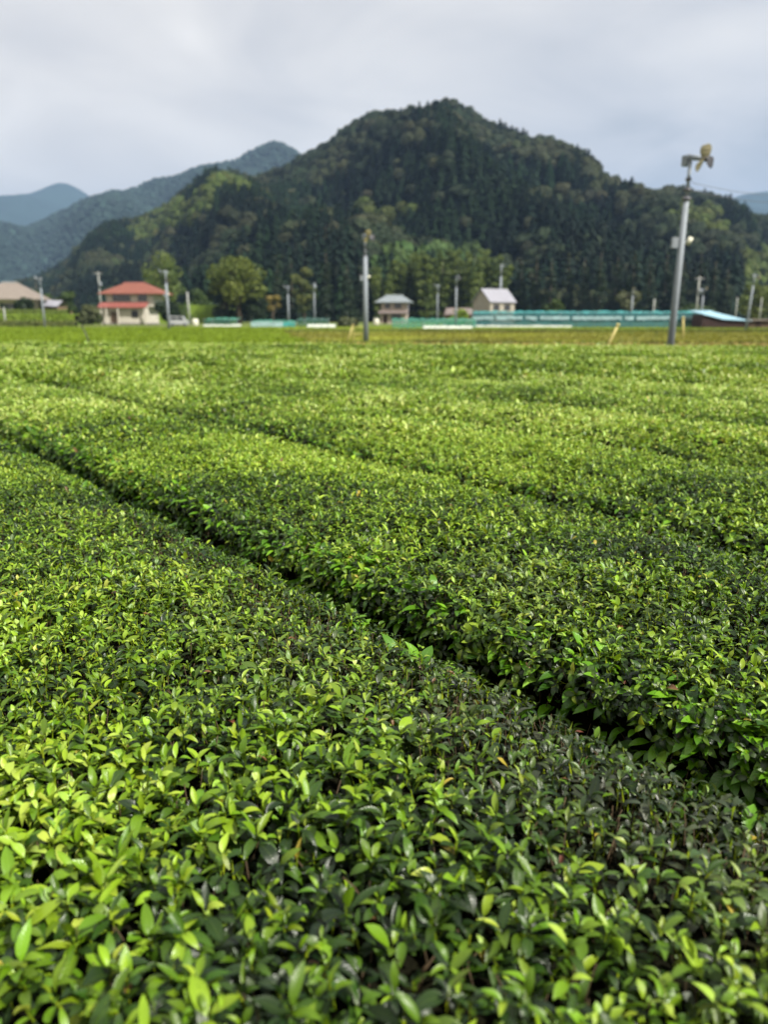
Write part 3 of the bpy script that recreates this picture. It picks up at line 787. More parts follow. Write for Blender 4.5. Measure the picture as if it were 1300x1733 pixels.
# hills behind -------------------------------------------------------------
def far_hill(name, pts, Yr, depth, x0, x1, nx, amp, colr, seed, crownsp=None, label=None):
    RS = sil(pts, lambda x: Yr)
    def Hf(X, Y):
        Hr = np.interp(X, RS[:, 0], RS[:, 2]); Yf = Yr - depth; t = (Y - Yf) / depth; tc = np.clip(t, 0, 1)
        wx = X + 0.35 * (Y - Yr) + 0.15 * depth * fnoise(X / depth * 3, Y / depth * 3, seed)
        spur = np.abs(((wx / (depth * 0.33)) % 1) * 2 - 1)
        h = Hr * (0.7 * tc + 0.3 * sstep(0, 1, tc)) + 4 * tc * (1 - tc) * amp * (0.5 - sstep(0, 1, spur)) + 4 * tc * (1 - tc) * amp * 0.8 * (fnoise(X / depth * 6, Y / depth * 6, seed + 3) - 0.5)
        h = np.where(t > 1, Hr * (1 - 0.6 * (t - 1)), h)
        return h
    X0 = at(x0, 500, Yr).x; X1 = at(x1, 500, Yr).x
    m, t, b = newmat(name + '_surface')
    tcn = N(t, 'ShaderNodeTexCoord'); v = N(t, 'ShaderNodeTexVoronoi'); v.inputs['Scale'].default_value = 0.07
    t.links.new(tcn.outputs['Object'], v.inputs['Vector'])
    no = N(t, 'ShaderNodeTexNoise'); no.inputs['Scale'].default_value = 0.006; no.inputs['Detail'].default_value = 6; t.links.new(tcn.outputs['Object'], no.inputs['Vector'])
    mx = N(t, 'ShaderNodeMix', data_type='RGBA'); t.links.new(no.outputs['Fac'], mx.inputs[0])
    mx.inputs[6].default_value = tuple(c * 0.55 for c in colr) + (1,); mx.inputs[7].default_value = tuple(c * 1.5 for c in colr) + (1,)
    t.links.new(mx.outputs[2], b.inputs['Base Color']); b.inputs['Roughness'].default_value = 0.95; b.inputs['Specular IOR Level'].default_value = 0.05
    bp = N(t, 'ShaderNodeBump'); bp.inputs['Strength'].default_value = 1.0; bp.inputs['Distance'].default_value = 6; bp.invert = True
    t.links.new(v.outputs['Distance'], bp.inputs['Height']); t.links.new(bp.outputs[0], b.inputs['Normal'])
    hill_mesh(name, Hf, X0, X1, Yr - depth, Yr + depth * 0.7, nx, 70, m)
    if crownsp:
        gx, gy = np.meshgrid(np.arange(X0, X1, crownsp), np.arange(Yr - depth * 0.9, Yr + crownsp, crownsp), indexing='ij')
        x = gx.ravel() + rng.uniform(-.4, .4, gx.size) * crownsp; y = gy.ravel() + rng.uniform(-.4, .4, gx.size) * crownsp
        P = np.stack([x, y, Hf(x, y)], 1); px, py = px_of(P); k = (px > -60) & (px < 1360) & (P[:, 2] > 20)
        P = P[k]; n = len(P); r_ = rng.uniform(0.5, 0.8, n) * crownsp
        C = np.array(colr)[None] * rng.lognormal(0, 0.3, (n, 1))
        pl = [(IV * np.array([1, 1, .9]) * (1 + np.random.default_rng(s).normal(0, .12, (len(IV), 1))), IF.ravel(), np.full(len(IF), 3), np.ones(len(IV))) for s in range(3)]
        V, Lp, Tt, Cc, _ = merge(place(pl, P, r_, r_ * 1.1, C, seed))
        tag(link('woodland', raw_mesh('woodland', V, Lp, Tt, MT['forest'], False, {'Col': Cc})), label, 'woodland', kind='stuff')
far_hill('hill_ridge', [(-500, 480), (-200, 455), (0, 408), (50, 385), (110, 358), (150, 350), (190, 341), (215, 326), (255, 308), (300, 300), (330, 289), (400, 272), (430, 256), (463, 242), (485, 249), (540, 290), (640, 340), (760, 420)],
         2300, 900, -320, 720, 150, 90, (0.014, 0.028, 0.022), 5, 13, 'blue-green wooded ridge left, between the mountain and the far blue hill')
far_hill('far_hill_left', [(-800, 420), (-300, 380), (0, 348), (40, 333), (72, 318), (96, 307), (112, 308), (135, 320), (155, 334), (200, 346), (300, 352), (430, 400), (600, 430)],
         5200, 1900, -500, 640, 110, 150, (0.022, 0.042, 0.036), 9)
far_hill('far_hill_right', [(1000, 420), (1120, 350), (1170, 333), (1215, 334), (1240, 334), (1262, 327), (1290, 323), (1340, 318), (1450, 330), (1700, 400)],
         4600, 1600, 950, 1750, 100, 120, (0.022, 0.042, 0.036), 13)

# terraces at the left and the slopes behind the village
def terrace(name, pts, z0, z1, mat):
    m = MB()
    n = len(pts)
    lo = [(p[0], p[1], z0) for p in pts]; hi = [(p[0], p[1], z1) for p in pts]
    m.quad(*hi)
    for i in range(n): m.quad(lo[i], lo[(i + 1) % n], hi[(i + 1) % n], hi[i])
    return tag(m.build(name, mat), kind='structure')
grassm = surf('terrace_grass', (0.14, 0.21, 0.03), 0.95, 0.6, 0.25, spec=0.1)
bankm = surf('terrace_bank', (0.05, 0.07, 0.018), 0.95, 0.8, 0.35, spec=0.1)
terrace('terrace', [(-120, 124), (-58, 124), (-60, 150), (-140, 158)], -0.5, 0.9, bankm)
terrace('upper_terrace', [(-130, 140), (-66, 140), (-70, 240), (-170, 240)], -0.5, 1.9, grassm)
terrace('meadow_slope', [(-62, 205), (-40, 205), (-46, 245), (-72, 245)], -0.5, 4.6, grassm)

# ------------------------------------------------------------------ leafy solids: hedges, bushes, trees
def leaf_cloud(centers, radii, n, size, colA, colB, seed, flat=0.85):
    r = np.random.default_rng(seed)
    centers = np.array(centers, float); radii = np.array(radii, float)
    p = radii ** 2; p = p / p.sum(); w_ = r.choice(len(centers), n, p=p)
    Dn = unit(r.normal(0, 1, (n, 3)))
    rad = radii[w_] * r.uniform(0.55, 1.06, n) ** 0.5
    c = centers[w_] + Dn * rad[:, None] * np.array([1, 1, flat])
    nn = unit(Dn + r.normal(0, 0.7, (n, 3)) + np.array([0, 0, 0.3])); e1 = unit(np.cross(nn, r.normal(0, 1, (n, 3)))); e2 = np.cross(nn, e1)
    s = size * r.uniform(0.5, 1.3, n)[:, None]
    Q = np.stack([c + e1 * s, c + e2 * s * 0.6, c - e1 * s, c - e2 * s * 0.6], 1).reshape(-1, 3)
    cl = r.random(len(centers))[w_]; f = np.clip(0.6 * cl + 0.4 * r.random(n), 0, 1)[:, None]
    C = (np.array(colA) * (1 - f) + np.array(colB) * f) * r.uniform(0.75, 1.25, (n, 1))
    return Q, np.arange(4 * n), np.full(n, 4), np.repeat(C, 4, axis=0), np.zeros((4 * n, 1))
def tree_meshes(name, H, crown_r, kind, colA, colB, seed, n=2600, lsize=0.42, lobes=16, base=0.3):
    r = random.Random(seed)
    m = MB()
    tr = crown_r * 0.07 + 0.05
    m.tube([(0, 0, -0.3), (r.uniform(-.1, .1), 0, H * 0.3), (r.uniform(-.2, .2), r.uniform(-.2, .2), H * 0.62), (0, 0, H * 0.9)], [tr * 1.4, tr, tr * 0.6, tr * 0.15], 7)
    cs = []; rs = []
    if kind == 'broad':
        for i in range(lobes):
            a = r.uniform(0, 6.28); f = r.random() ** 0.6
            z = H * (base + (1 - base) * r.uniform(0.15, 0.92)); prof = math.sqrt(max(0.05, 1 - ((z / H - (base + 1) / 2 - 0.02) / ((1 - base) / 2)) ** 2))
            rr = crown_r * r.uniform(0.26, 0.42); d = max(0, crown_r * prof - rr * 0.7) * f
            cs.append((math.cos(a) * d, math.sin(a) * d, z - rr * 0.35)); rs.append(rr)
            m.tube([(0, 0, H * (0.2 + 0.4 * r.random())), cs[-1]], [tr * 0.45, tr * 0.12], 5)
    elif kind == 'cedar':
        for i in range(lobes):
            f = i / (lobes - 1); z = H * (base + (0.97 - base) * f); rr = crown_r * (1 - f) ** 0.75 * 0.62 + 0.25
            for q in range(3 if f < 0.8 else 1):
                a = r.uniform(0, 6.28); d = rr * 0.55 * (1 if f < .8 else 0)
                cs.append((math.cos(a) * d, math.sin(a) * d, z + r.uniform(-.4, .4))); rs.append(rr * 0.75)
    elif kind == 'bamboo':
        for i in range(lobes):
            a = r.uniform(0, 6.28); d = crown_r * r.random() ** 0.5; hh = H * r.uniform(0.7, 1.0)
            bx_, by_ = math.cos(a) * d * 0.5, math.sin(a) * d * 0.5
            tx, ty = bx_ * 2.2 + r.uniform(-.5, .5), by_ * 2.2 + r.uniform(-.5, .5)
            m.tube([(bx_, by_, -0.2), (bx_ * 1.2, by_ * 1.2, hh * 0.6), (tx, ty, hh)], [0.06, 0.045, 0.015], 5)
            for f in (0.14, 0.3, 0.45, 0.6, 0.74, 0.87, 0.98):
                cs.append((bx_ + (tx - bx_) * f ** 2, by_ + (ty - by_) * f ** 2, hh * f)); rs.append(crown_r * (0.34 - 0.22 * abs(f - 0.62)))
    elif kind == 'bush':
        for i in range(lobes):
            a = r.uniform(0, 6.28); d = crown_r * 0.62 * r.random() ** 0.5; rr = crown_r * r.uniform(0.32, 0.5)
            cs.append((math.cos(a) * d, math.sin(a) * d, max(rr * 0.6, H * r.uniform(0.3, 0.95) - rr * 0.6))); rs.append(rr)
    Q = leaf_cloud(cs, rs, n, lsize, colA, colB, seed, 0.85 if kind != 'cedar' else 0.7)
    cm = raw_mesh('crown', Q[0], Q[1], Q[2], MT['crown'], False, {'Col': Q[3]})
    return m.mesh('trunk', MT['bark'], True), cm
def tree(name, px, Y, ytop, z0, wpx, kind, cA, cB, seed, label, cat='tree', group=None, **kw):
    p = at(px, 540, Y); top = at(px, ytop, Y).z; H = top - z0; cr_ = wpx * 0.5 * Y / F
    tm, cm = tree_meshes(name, H, cr_, kind, cA, cB, seed, **kw)
    root = empty(name, (p.x, Y, z0), 0, label, cat, group)
    link('trunk', tm, root); link('crown', cm, root)
    return root
DK = ((0.008, 0.018, 0.009), (0.022, 0.040, 0.014)); MD = ((0.020, 0.040, 0.012), (0.060, 0.095, 0.020)); YG = ((0.045, 0.07, 0.012), (0.13, 0.155, 0.022))
BG = ((0.07, 0.12, 0.01), (0.16, 0.22, 0.02)); GG = ((0.04, 0.055, 0.022), (0.10, 0.11, 0.05))
tree('round_tree', 284, 232, 424, 0, 78, 'broad', (0.06, 0.095, 0.02), (0.105, 0.135, 0.028), 1, 'tall rounded olive green tree behind the red roofed house', n=3600, lobes=26, base=0.15)
tree('twin_crowned_tree', 405, 196, 437, 0, 98, 'broad', *YG, 2, 'broad tree with lumpy yellow-green crown right of the red roofed house', n=5200, lobes=24, base=0.42)
tree('crown_shade', 384, 199, 470, 0, 62, 'broad', *DK, 3, 'dark leafy tree under the left half of the yellow-green crown', n=3200, lobes=18, base=0.05)  # dark leaf colour stands for the shade below the lit crown
tree('crown_shade', 430, 198, 472, 0, 66, 'broad', *DK, 4, 'dark leafy tree under the right half of the yellow-green crown', n=3200, lobes=18, base=0.05)
tree('round_bush', 285, 158, 508, 0, 44, 'bush', *DK, 5, 'large dark bush at the right end of the red roofed house', 'bush', n=2200, lobes=12)
tree('round_bush', 308, 161, 512, 0, 34, 'bush', *MD, 6, 'dark green bush right of the left grey frost fan pole', 'bush', n=1500, lobes=10)
tree('garden_tree', 340, 225, 488, 0, 56, 'broad', *MD, 7, 'low spreading green tree above the small lit meadow', n=2000, lobes=14, base=0.2)
tree('grey_bush', 150, 160, 516, 0.5, 44, 'bush', *GG, 8, 'greyish green bush left of the red roofed house', 'bush', n=1800, lobes=12)
tree('garden_tree', 116, 178, 492, 1.9, 38, 'broad', *MD, 9, 'small leafy tree right of the grey shed roof at left', n=1600, lobes=12, base=0.1)
tree('garden_tree', 42, 150, 502, 1.9, 34, 'bush', *DK, 10, 'dark clipped tree in front of the tan roofed house', n=1600, lobes=12)
tree('garden_tree', 66, 210, 470, 1.9, 46, 'broad', *MD, 11, 'green tree rising behind the tan roofed house, beside a pole', n=2200, lobes=14, base=0.1)
tree('garden_tree', 8, 152, 512, 1.9, 14, 'bush', *DK, 12, 'small dark tree at the wall of the tan roofed house', n=600, lobes=6)
tree('yellow_shrub', 770, 150, 524, 0, 50, 'bush', *BG, 13, 'bright yellow-green shrub above the short green net', 'bush', n=1400, lobes=9)
tree('yellow_shrub', 940, 155, 506, 0, 42, 'bush', *MD, 14, 'dome shaped green shrub behind the long teal net', 'bush', n=1600, lobes=10)
tree('yellow_shrub', 592, 132, 540, 0, 40, 'bush', *GG, 15, 'low olive shrub between the white tunnel and the central pole', 'bush', n=900, lobes=8)
tree('field_tree', 1060, 215, 492, 0, 50, 'broad', (0.05, 0.06, 0.03), (0.10, 0.11, 0.05), 16, 'small umbrella shaped tree behind the teal net, beside a short pole', n=1300, lobes=10, base=0.55)
tree('field_tree', 1278, 205, 478, 0, 66, 'broad', *YG, 17, 'light green tree at the right edge behind the brown shed', n=2400, lobes=14, base=0.15)
tree('field_tree', 1180, 200, 514, 0, 80, 'bush', *MD, 18, 'low green thicket behind the two concrete poles', 'bush', n=1500, lobes=12)
tree('field_tree', 1225, 250, 440, 0, 44, 'cedar', *DK, 19, 'dark cedar at the right end of the forest edge', n=2200, lobes=12, base=0.05)
tree('ochre_tree', 462, 186, 498, 0, 30, 'broad', (0.11, 0.09, 0.03), (0.22, 0.18, 0.05), 21, 'small ochre leaved tree beside the large yellow-green tree', n=500, lobes=5, base=0.5)
tree('forest_edge_tree', 515, 238, 446, 0, 44, 'broad', (0.035, 0.06, 0.02), (0.12, 0.13, 0.03), 22, 'leafy tree with yellowing tips above the two small T-headed poles', n=2400, lobes=16, base=0.1)
tree('cedar_tree', 553, 240, 412, 0, 40, 'cedar', *DK, 23, 'tall dark cedar left of the central frost fan pole', group='cedars along the forest edge', n=3200, lobes=14, base=0.05)
tree('cedar_tree', 588, 238, 436, 0, 40, 'cedar', *DK, 24, 'cedar touching the central frost fan pole from the left', group='cedars along the forest edge', n=2800, lobes=14, base=0.05)
for i, (px, yt, wd) in enumerate(((645, 455, 46), (668, 440, 40), (693, 428, 46), (722, 420, 44), (748, 424, 44), (776, 422, 46), (802, 418, 40), (838, 424, 44))):
    tree('bamboo_clump', px, 246 + (i % 3) * 4, yt, 0, wd, 'bamboo', (0.034, 0.060, 0.014), (0.115, 0.150, 0.030), 40 + i,
         ['bamboo clump rising behind the small grey roofed house', 'bamboo clump directly right of the small grey roofed house', 'bamboo clump left of the pair of thin poles, third from the left',
          'bamboo clump behind the thin two-armed pole', 'bamboo clump between the two thin poles', 'bamboo clump just right of the taller thin pole',
          'bamboo clump left of the pale roofed barn', 'rightmost bamboo clump, above the pale roofed barn'][i], 'bamboo', 'bamboo clumps along the forest edge', n=5200, lobes=11, lsize=0.42)
for i, (px, yt, wd) in enumerate(((472, 432, 40), (495, 424, 38), (610, 440, 40), (880, 428, 42), (905, 418, 40), (930, 426, 42), (958, 414, 40), (985, 422, 42), (1012, 412, 40), (1040, 420, 42), (1068, 410, 40), (1095, 424, 42), (1122, 415, 40), (1150, 426, 40), (1178, 414, 42), (1203, 430, 40))):
    lb = ['cedar behind the small ochre tree', 'cedar rising above the left T-headed pole', 'cedar behind the central frost fan pole', 'cedar behind the right wall of the pale roofed barn',
          'cedar left of the green dome shrub', 'cedar directly behind the green dome shrub', 'cedar right of the green dome shrub', 'cedar above the teal net, second right of the dome shrub',
          'cedar above the left leaning stake', 'cedar left of the small umbrella shaped tree', 'cedar directly behind the small umbrella shaped tree', 'cedar between the short pole and the big right pole',
          'cedar behind the big right pole', 'cedar just right of the big right pole', 'cedar behind the pair of concrete poles', 'cedar above the pale blue roof'][i]
    tree('cedar_tree', px, 244 + (i * 7 % 11), yt, 0, wd, 'cedar', *DK, 70 + i, lb, group='cedars along the forest edge', n=2400, lobes=13, base=0.04)

def small_hedge(x0, x1, Y, z0, h, dep, cA, cB, label, seed, name='field_hedge'):
    """long clipped hedge seen side-on"""
    r = np.random.default_rng(seed)
    a = at(x0, 540, Y).x; b = at(x1, 540, Y).x
    root = empty(name, ((a + b) / 2, Y, z0), 0, label, 'hedge', 'clipped hedges on the left terraces')
    m = MB(); hx = (b - a) / 2
    m.box(-hx + .15, hx - .15, -dep / 2 + .12, dep / 2 - .12, 0, h - .12)
    m.build('shade_core', MT['core'], root)  # near-black box standing for the shade within the foliage
    n = int((b - a) * 150)
    x = r.uniform(-hx, hx, n); top = r.random(n) < 0.55
    y = np.where(top, r.uniform(-dep / 2, dep / 2, n), -dep / 2); z = np.where(top, h, r.uniform(0, h, n)) + r.normal(0, 0.04, n)
    c = np.stack([x, y, z], 1); nn = unit(np.stack([r.normal(0, .4, n), np.where(top, -.1, -1), np.where(top, 1, .3)], 1) + r.normal(0, .4, (n, 3)))
    e1 = unit(np.cross(nn, r.normal(0, 1, (n, 3)))); e2 = np.cross(nn, e1); s = r.uniform(.08, .2, n)[:, None]
    Q = np.stack([c + e1 * s, c + e2 * s, c - e1 * s, c - e2 * s], 1).reshape(-1, 3)
    f = r.random(n)[:, None]; C = np.array(cA) * (1 - f) + np.array(cB) * f
    link('foliage', raw_mesh('foliage', Q, np.arange(4 * n), np.full(n, 4), MT['crown'], False, {'Col': np.repeat(C, 4, 0)}), root)
small_hedge(-60, 128, 121, 0.0, 1.0, 1.6, (0.05, 0.075, 0.02), (0.15, 0.17, 0.04), 'olive hedge along the far edge of the left crop field', 1)
small_hedge(-60, 130, 131, 0.9, 1.1, 2.4, (0.10, 0.17, 0.015), (0.20, 0.28, 0.03), 'bright green tea hedge on the lower terrace at left', 2)
small_hedge(-60, 118, 142, 1.9, 0.9, 2.0, (0.07, 0.11, 0.02), (0.14, 0.19, 0.03), 'dull green hedge on the upper terrace in front of the tan roofed house', 3)

# ------------------------------------------------------------------ frost fan poles
def fan_pole(px, Y, ytop, yaw, label, scale=1.0, lean=(0, 0), detail=True, blade='cream', name='frost_fan', z0=0.0):
    p = at(px, 560, Y); top = at(px, ytop, Y).z; Hh = top - z0
    root = empty(name, (p.x, Y, z0), 0, label, 'frost fan', 'frost protection fans standing on poles')
    root.rotation_euler = (lean[0], lean[1], 0)
    h1 = Hh * 0.80; r0 = 0.125 * scale
    m = MB(); m.tube([(0, 0, -0.2), (0, 0, h1 * 0.5), (0, 0, h1)], [r0, r0 * 0.88, r0 * 0.76], 16); m.build('pole', MT['galv'], root, True)
    m = MB(); m.tube([(0, 0, h1 - 0.02), (0, 0, Hh - 0.1)], [r0 * 0.50, r0 * 0.42], 12); m.build('mast', MT['galv'], root, True)
    if detail:
        for zc, rr in ((h1 + 0.02, 0.15), (h1 + 0.30, 0.125), (h1 + 0.62, 0.10)):
            m = MB(); m.tube([(0, 0, zc - .05), (0, 0, zc - .03), (0, 0, zc + .03), (0, 0, zc + .06)], [rr * .6, rr, rr, rr * .5], 12); m.build('clamp', MT['insul'], root, True)
    # motor box behind the mast and the tilted drive shaft
    ca, sa = math.cos(yaw), math.sin(yaw)
    Rz = Matrix.Rotation(yaw, 4, 'Z')
    T0 = Matrix.Translation((0, 0, Hh - 0.12)) @ Rz
    m = MB(); m.box(-0.27, -0.06, -0.11, 0.11, -0.20, 0.12, T0); m.build('motor_box', MT['galv'], root)
    dr = Matrix.Rotation(R(14), 4, 'Y')
    T1 = T0 @ dr
    m = MB(); m.tube([T1 @ Vector((-0.1, 0, 0.05)), T1 @ Vector((0.18, 0, 0.05)), T1 @ Vector((0.50, 0, 0.05))], [0.085, 0.085, 0.06], 12); m.build('motor', MT['galv'], root, True)
    hubc = Vector((0.56, 0, 0.05))
    m = MB(); m.tube([T1 @ (hubc - Vector((.07, 0, 0))), T1 @ (hubc + Vector((.07, 0, 0))), T1 @ (hubc + Vector((.13, 0, 0)))], [0.075, 0.07, 0.03], 12); m.build('hub', MT['dark'], root, True)
    L = 0.50
    for q in range(3):
        ang = R(25 + 120 * q)
        Rb = T1 @ Matrix.Translation(hubc) @ Matrix.Rotation(ang, 4, 'X')
        m = MB(); vs = []
        for i, (s, wd, tw) in enumerate(((0.04, 0.09, 35), (0.12, 0.17, 30), (0.24, 0.22, 24), (0.36, 0.22, 18), (0.44, 0.14, 14))):
            t_ = R(tw); o1 = Vector((math.sin(t_), math.cos(t_), 0)) * wd; th = Vector((math.cos(t_), -math.sin(t_), 0)) * 0.008
            c = Vector((0, 0, s)); vs.append([Rb @ (c + o1 + th), Rb @ (c - o1 * .7 + th), Rb @ (c - o1 * .7 - th), Rb @ (c + o1 - th)])
        for a_, b_ in zip(vs, vs[1:]):
            for j in range(4): m.quad(a_[j], a_[(j + 1) % 4], b_[(j + 1) % 4], b_[j])
        m.quad(*vs[0][::-1]); m.quad(*vs[-1])
        bl = m.build('blade', MT['dark'] if q == 2 else MT[blade], root)
    if detail:
        zb = Hh * 0.60
        m = MB(); m.box(-0.34, -0.14, -0.11, 0.07, zb - 0.17, zb + 0.17); m.build('control_box', MT['galv'], root)
        for z_ in (zb - 0.1, zb + 0.06):
            m = MB(); m.box(-0.15, -0.08, -0.03, 0.03, z_, z_ + 0.04); m.build('bracket', MT['dark'], root)
        m = MB(); m.tube([(0.08, -0.02, zb + 0.02), (0.20, -0.04, zb + 0.05)], 0.025, 8); m.build('lamp_arm', MT['galv'], root, True)
        m = MB(); m.tube([(0.17, -0.05, zb - 0.05), (0.28, -0.07, zb + 0.17)], [0.075, 0.085], 12); m.build('lamp', MT['lampw'], root, True)
    return root
bigfan = fan_pole(1137, 27.2, 262, R(-60), 'tall leaning grey pole with cream bladed frost fan at right edge of tea', lean=(0, R(1.1)))
fan_pole(619, 54, 396, R(-62), 'grey pole with yellow bladed frost fan standing in the middle of the field', 1.5, blade='brass')
fan_pole(286, 96, 458, R(200), 'grey frost fan pole right of the red roofed house', 1.5, blade='galv')
fan_pole(489, 140, 484, R(190), 'small frost fan pole left of the two in front of the dark cedars', 1.4, detail=False, blade='galv')
fan_pole(533, 138, 480, R(90), 'small T-headed frost fan pole behind the dark green net', 1.1, detail=False, blade='galv')
fan_pole(740, 137, 482, R(190), 'thin frost fan pole with arm pointing left, above the yellow shrub', 1.2, detail=False, blade='galv')
fan_pole(771, 113, 468, R(-70), 'frost fan pole left of the pale roofed barn', 1.25, detail=False, blade='galv')
fan_pole(1067, 160, 488, R(-90), 'short frost fan pole beside the umbrella shaped tree', 1.6, detail=False, blade='cream')
fan_pole(1185, 150, 488, R(-50), 'frost fan pole touching the right side of the transformer pole', 1.6, detail=False, blade='cream')
fan_pole(1263, 104, 464, R(8), 'leaning frost fan pole with arm pointing right, behind the brown shed', 1.25, lean=(0, R(3.2)), detail=False, blade='cream')
fan_pole(76, 113, 470, R(180), 'frost fan pole on the left terrace, right of the tan roofed house', 1.2, detail=False, blade='galv')
fan_pole(845, 166, 447, R(30), 'frost fan pole rising behind the pale roof of the barn', 2.4, detail=False, blade='galv')

def plain_pole(px, Y, ytop, r, label, z0=0, mat='conc', cross=False, lean=0):
    p = at(px, 560, Y); Hh = at(px, ytop, Y).z - z0
    root = empty('utility_pole', (p.x, Y, z0), 0, label, 'pole', 'utility poles near the village'); root.rotation_euler = (0, lean, 0)
    m = MB(); m.tube([(0, 0, -.2), (0, 0, Hh)], [r, r * .7], 10); m.build('shaft', MT[mat], root, True)
    if cross:
        m = MB(); m.box(-0.9, 0.9, -0.2, -0.1, Hh - 0.5, Hh - 0.4); m.build('crossarm', MT['galv'], root)
        for xx in (-0.8, -0.3, 0.3, 0.8):
            m = MB(); m.tube([(xx, -0.15, Hh - 0.4), (xx, -0.15, Hh - 0.2)], [0.06, 0.05], 8); m.build('insulator', MT['white'], root, True)
        m = MB(); m.tube([(0.35, -0.15, Hh - 3.2), (0.35, -0.15, Hh - 2.2)], 0.28, 10); m.build('transformer', MT['galv'], root, True)
        m = MB(); m.box(0.0, 0.35, -0.05, 0.05, Hh - 2.8, Hh - 2.7); m.build('bracket', MT['galv'], root)
    return root
plain_pole(174, 176, 460, 0.2, 'utility pole with crossarm behind the left corner of the red roofed house', cross=True)
plain_pole(1176, 152, 468, 0.22, 'concrete utility pole with transformer, right of the big frost fan pole', cross=True)
plain_pole(322, 178, 494, 0.26, 'plain grey pole between the dark bushes and the lit meadow', lean=R(-2))
plain_pole(1243, 150, 503, 0.14, 'thin plain pole behind the pale blue roof')
plain_pole(1284, 170, 503, 0.17, 'plain grey pole nearest the right edge', )
plain_pole(1104, 165, 506, 0.20, 'short stubby pole behind the teal net, left of the big frost fan pole')
plain_pole(10, 128, 520, 0.16, 'short grey pole at the far left, before the tan roofed house')
plain_pole(691, 150, 512, 0.1, 'thin dark pole just right of the small grey roofed house', mat='insul')

# thin wires from the big fan pole
def wire(p, q, sag, label, r=0.008):
    m = MB(); pts = []
    for i in range(15):
        f = i / 14; v = Vector(p).lerp(Vector(q), f); v.z -= sag * 4 * f * (1 - f); pts.append(v)
    m.tube(pts, r, 5); tag(m.build('power_wire', MT['wire'], smooth=True), label, 'wire', 'wires running between the fan poles')
wire(at(1172, 309, 27.2), at(1420, 326, 34), 0.25, 'upper thin wire running right from the big frost fan pole')
wire(at(1171, 322, 27.2), at(1420, 338, 34), 0.25, 'lower thin wire running right from the big frost fan pole')

# ------------------------------------------------------------------ stakes
def stake(px0, y0, px1, y1, Y, r, label, mat='stake', cap=False):
    a = at(px0, y0, Y); b = at(px1, y1, Y); d = (b - a).normalized()
    a = a - d * (a.z + 0.15) / max(0.2, d.z)
    root = empty('leaning_stake' , a, 0, label, 'stake', 'wooden stakes in the field')
    m = MB(); m.tube([(0, 0, 0), (b - a) * 0.5 + Vector((.01, 0, 0)), (b - a)], [r * 1.1, r, r * .9], 8); m.build('shaft', MT[mat], root, True)
    m = MB(); e_ = b - a; m.tube([e_ - d * 0.1, e_ + d * 0.02, e_ + d * 0.05], [r * 1.25, r * 1.25, r * .8], 8); m.build('top_band', MT[mat], root, True)
    return root
stake(1029, 585, 1047, 549, 40, 0.07, 'yellowish stake leaning right, left of the big frost fan pole')
stake(1157, 568, 1157, 537, 62, 0.09, 'upright yellowish stake just right of the big frost fan pole')
stake(589, 575, 597, 550, 54, 0.06, 'pale stake leaning slightly right, left of the central pole')
s1 = stake(150, 578, 138, 551, 44, 0.035, 'dark thin stake leaning left at the edge of the crop field', mat='dark')
# small frame of rods beside the central pole
fr = empty('plant_frame', (at(607, 575, 56).x, 56, 0), 0, 'small low frame of thin rods beside the central pole', 'frame')
for x_ in (-0.35, 0.35):
    m = MB(); m.tube([(x_, 0, -0.1), (x_, 0, 1.0)], 0.03, 6); m.build('post', MT['stake'], fr)
for z_ in (0.98, 0.5):
    m = MB(); m.tube([(-0.4, 0, z_), (0.4, 0, z_)], 0.028, 6); m.build('rail', MT['stake'], fr)

# ------------------------------------------------------------------ houses
def hip_roof(m, x0, x1, y0, y1, z0, z1, rl, th=0.18):
    cy_ = (y0 + y1) / 2; cx_ = (x0 + x1) / 2; a = (cx_ - rl / 2, cy_, z1); b = (cx_ + rl / 2, cy_, z1)
    A, B, C, D = (x0, y0, z0), (x1, y0, z0), (x1, y1, z0), (x0, y1, z0)
    m.quad(A, B, b, a); m.quad(B, C, b); m.quad(C, D, a, b); m.quad(D, A, a)
    lo = [(p[0], p[1], p[2] - th) for p in (A, B, C, D)]
    for i, (p, q) in enumerate(((A, B), (B, C), (C, D), (D, A))): m.quad(lo[i], lo[(i + 1) % 4], q, p)
    m.quad(*lo[::-1])
def window(root, x, z, wd, h, yf, n=2, parent_name='window'):
    """opening set in the wall facing -y at y=yf"""
    f = MB(); t = 0.07
    f.box(x - wd / 2 - t, x + wd / 2 + t, yf - 0.06, yf - 0.002, z - t, z); f.box(x - wd / 2 - t, x + wd / 2 + t, yf - 0.06, yf - 0.002, z + h, z + h + t)
    for i in range(n + 1):
        xx = x - wd / 2 + wd * i / n; f.box(xx - t / 2, xx + t / 2, yf - 0.055, yf - 0.002, z + .001, z + h - .001)
    wi = f.build(parent_name, MT['frame'], root)
    g_ = MB(); g_.box(x - wd / 2 + .01, x + wd / 2 - .01, yf - 0.03, yf - 0.001, z + .004, z + h - .004); g_.build('pane', MT['glassd'], wi)
def house(name, px, Y, z0, rz, label):
    return empty(name, (at(px, 545, Y).x, Y, z0), rz, label, 'house')
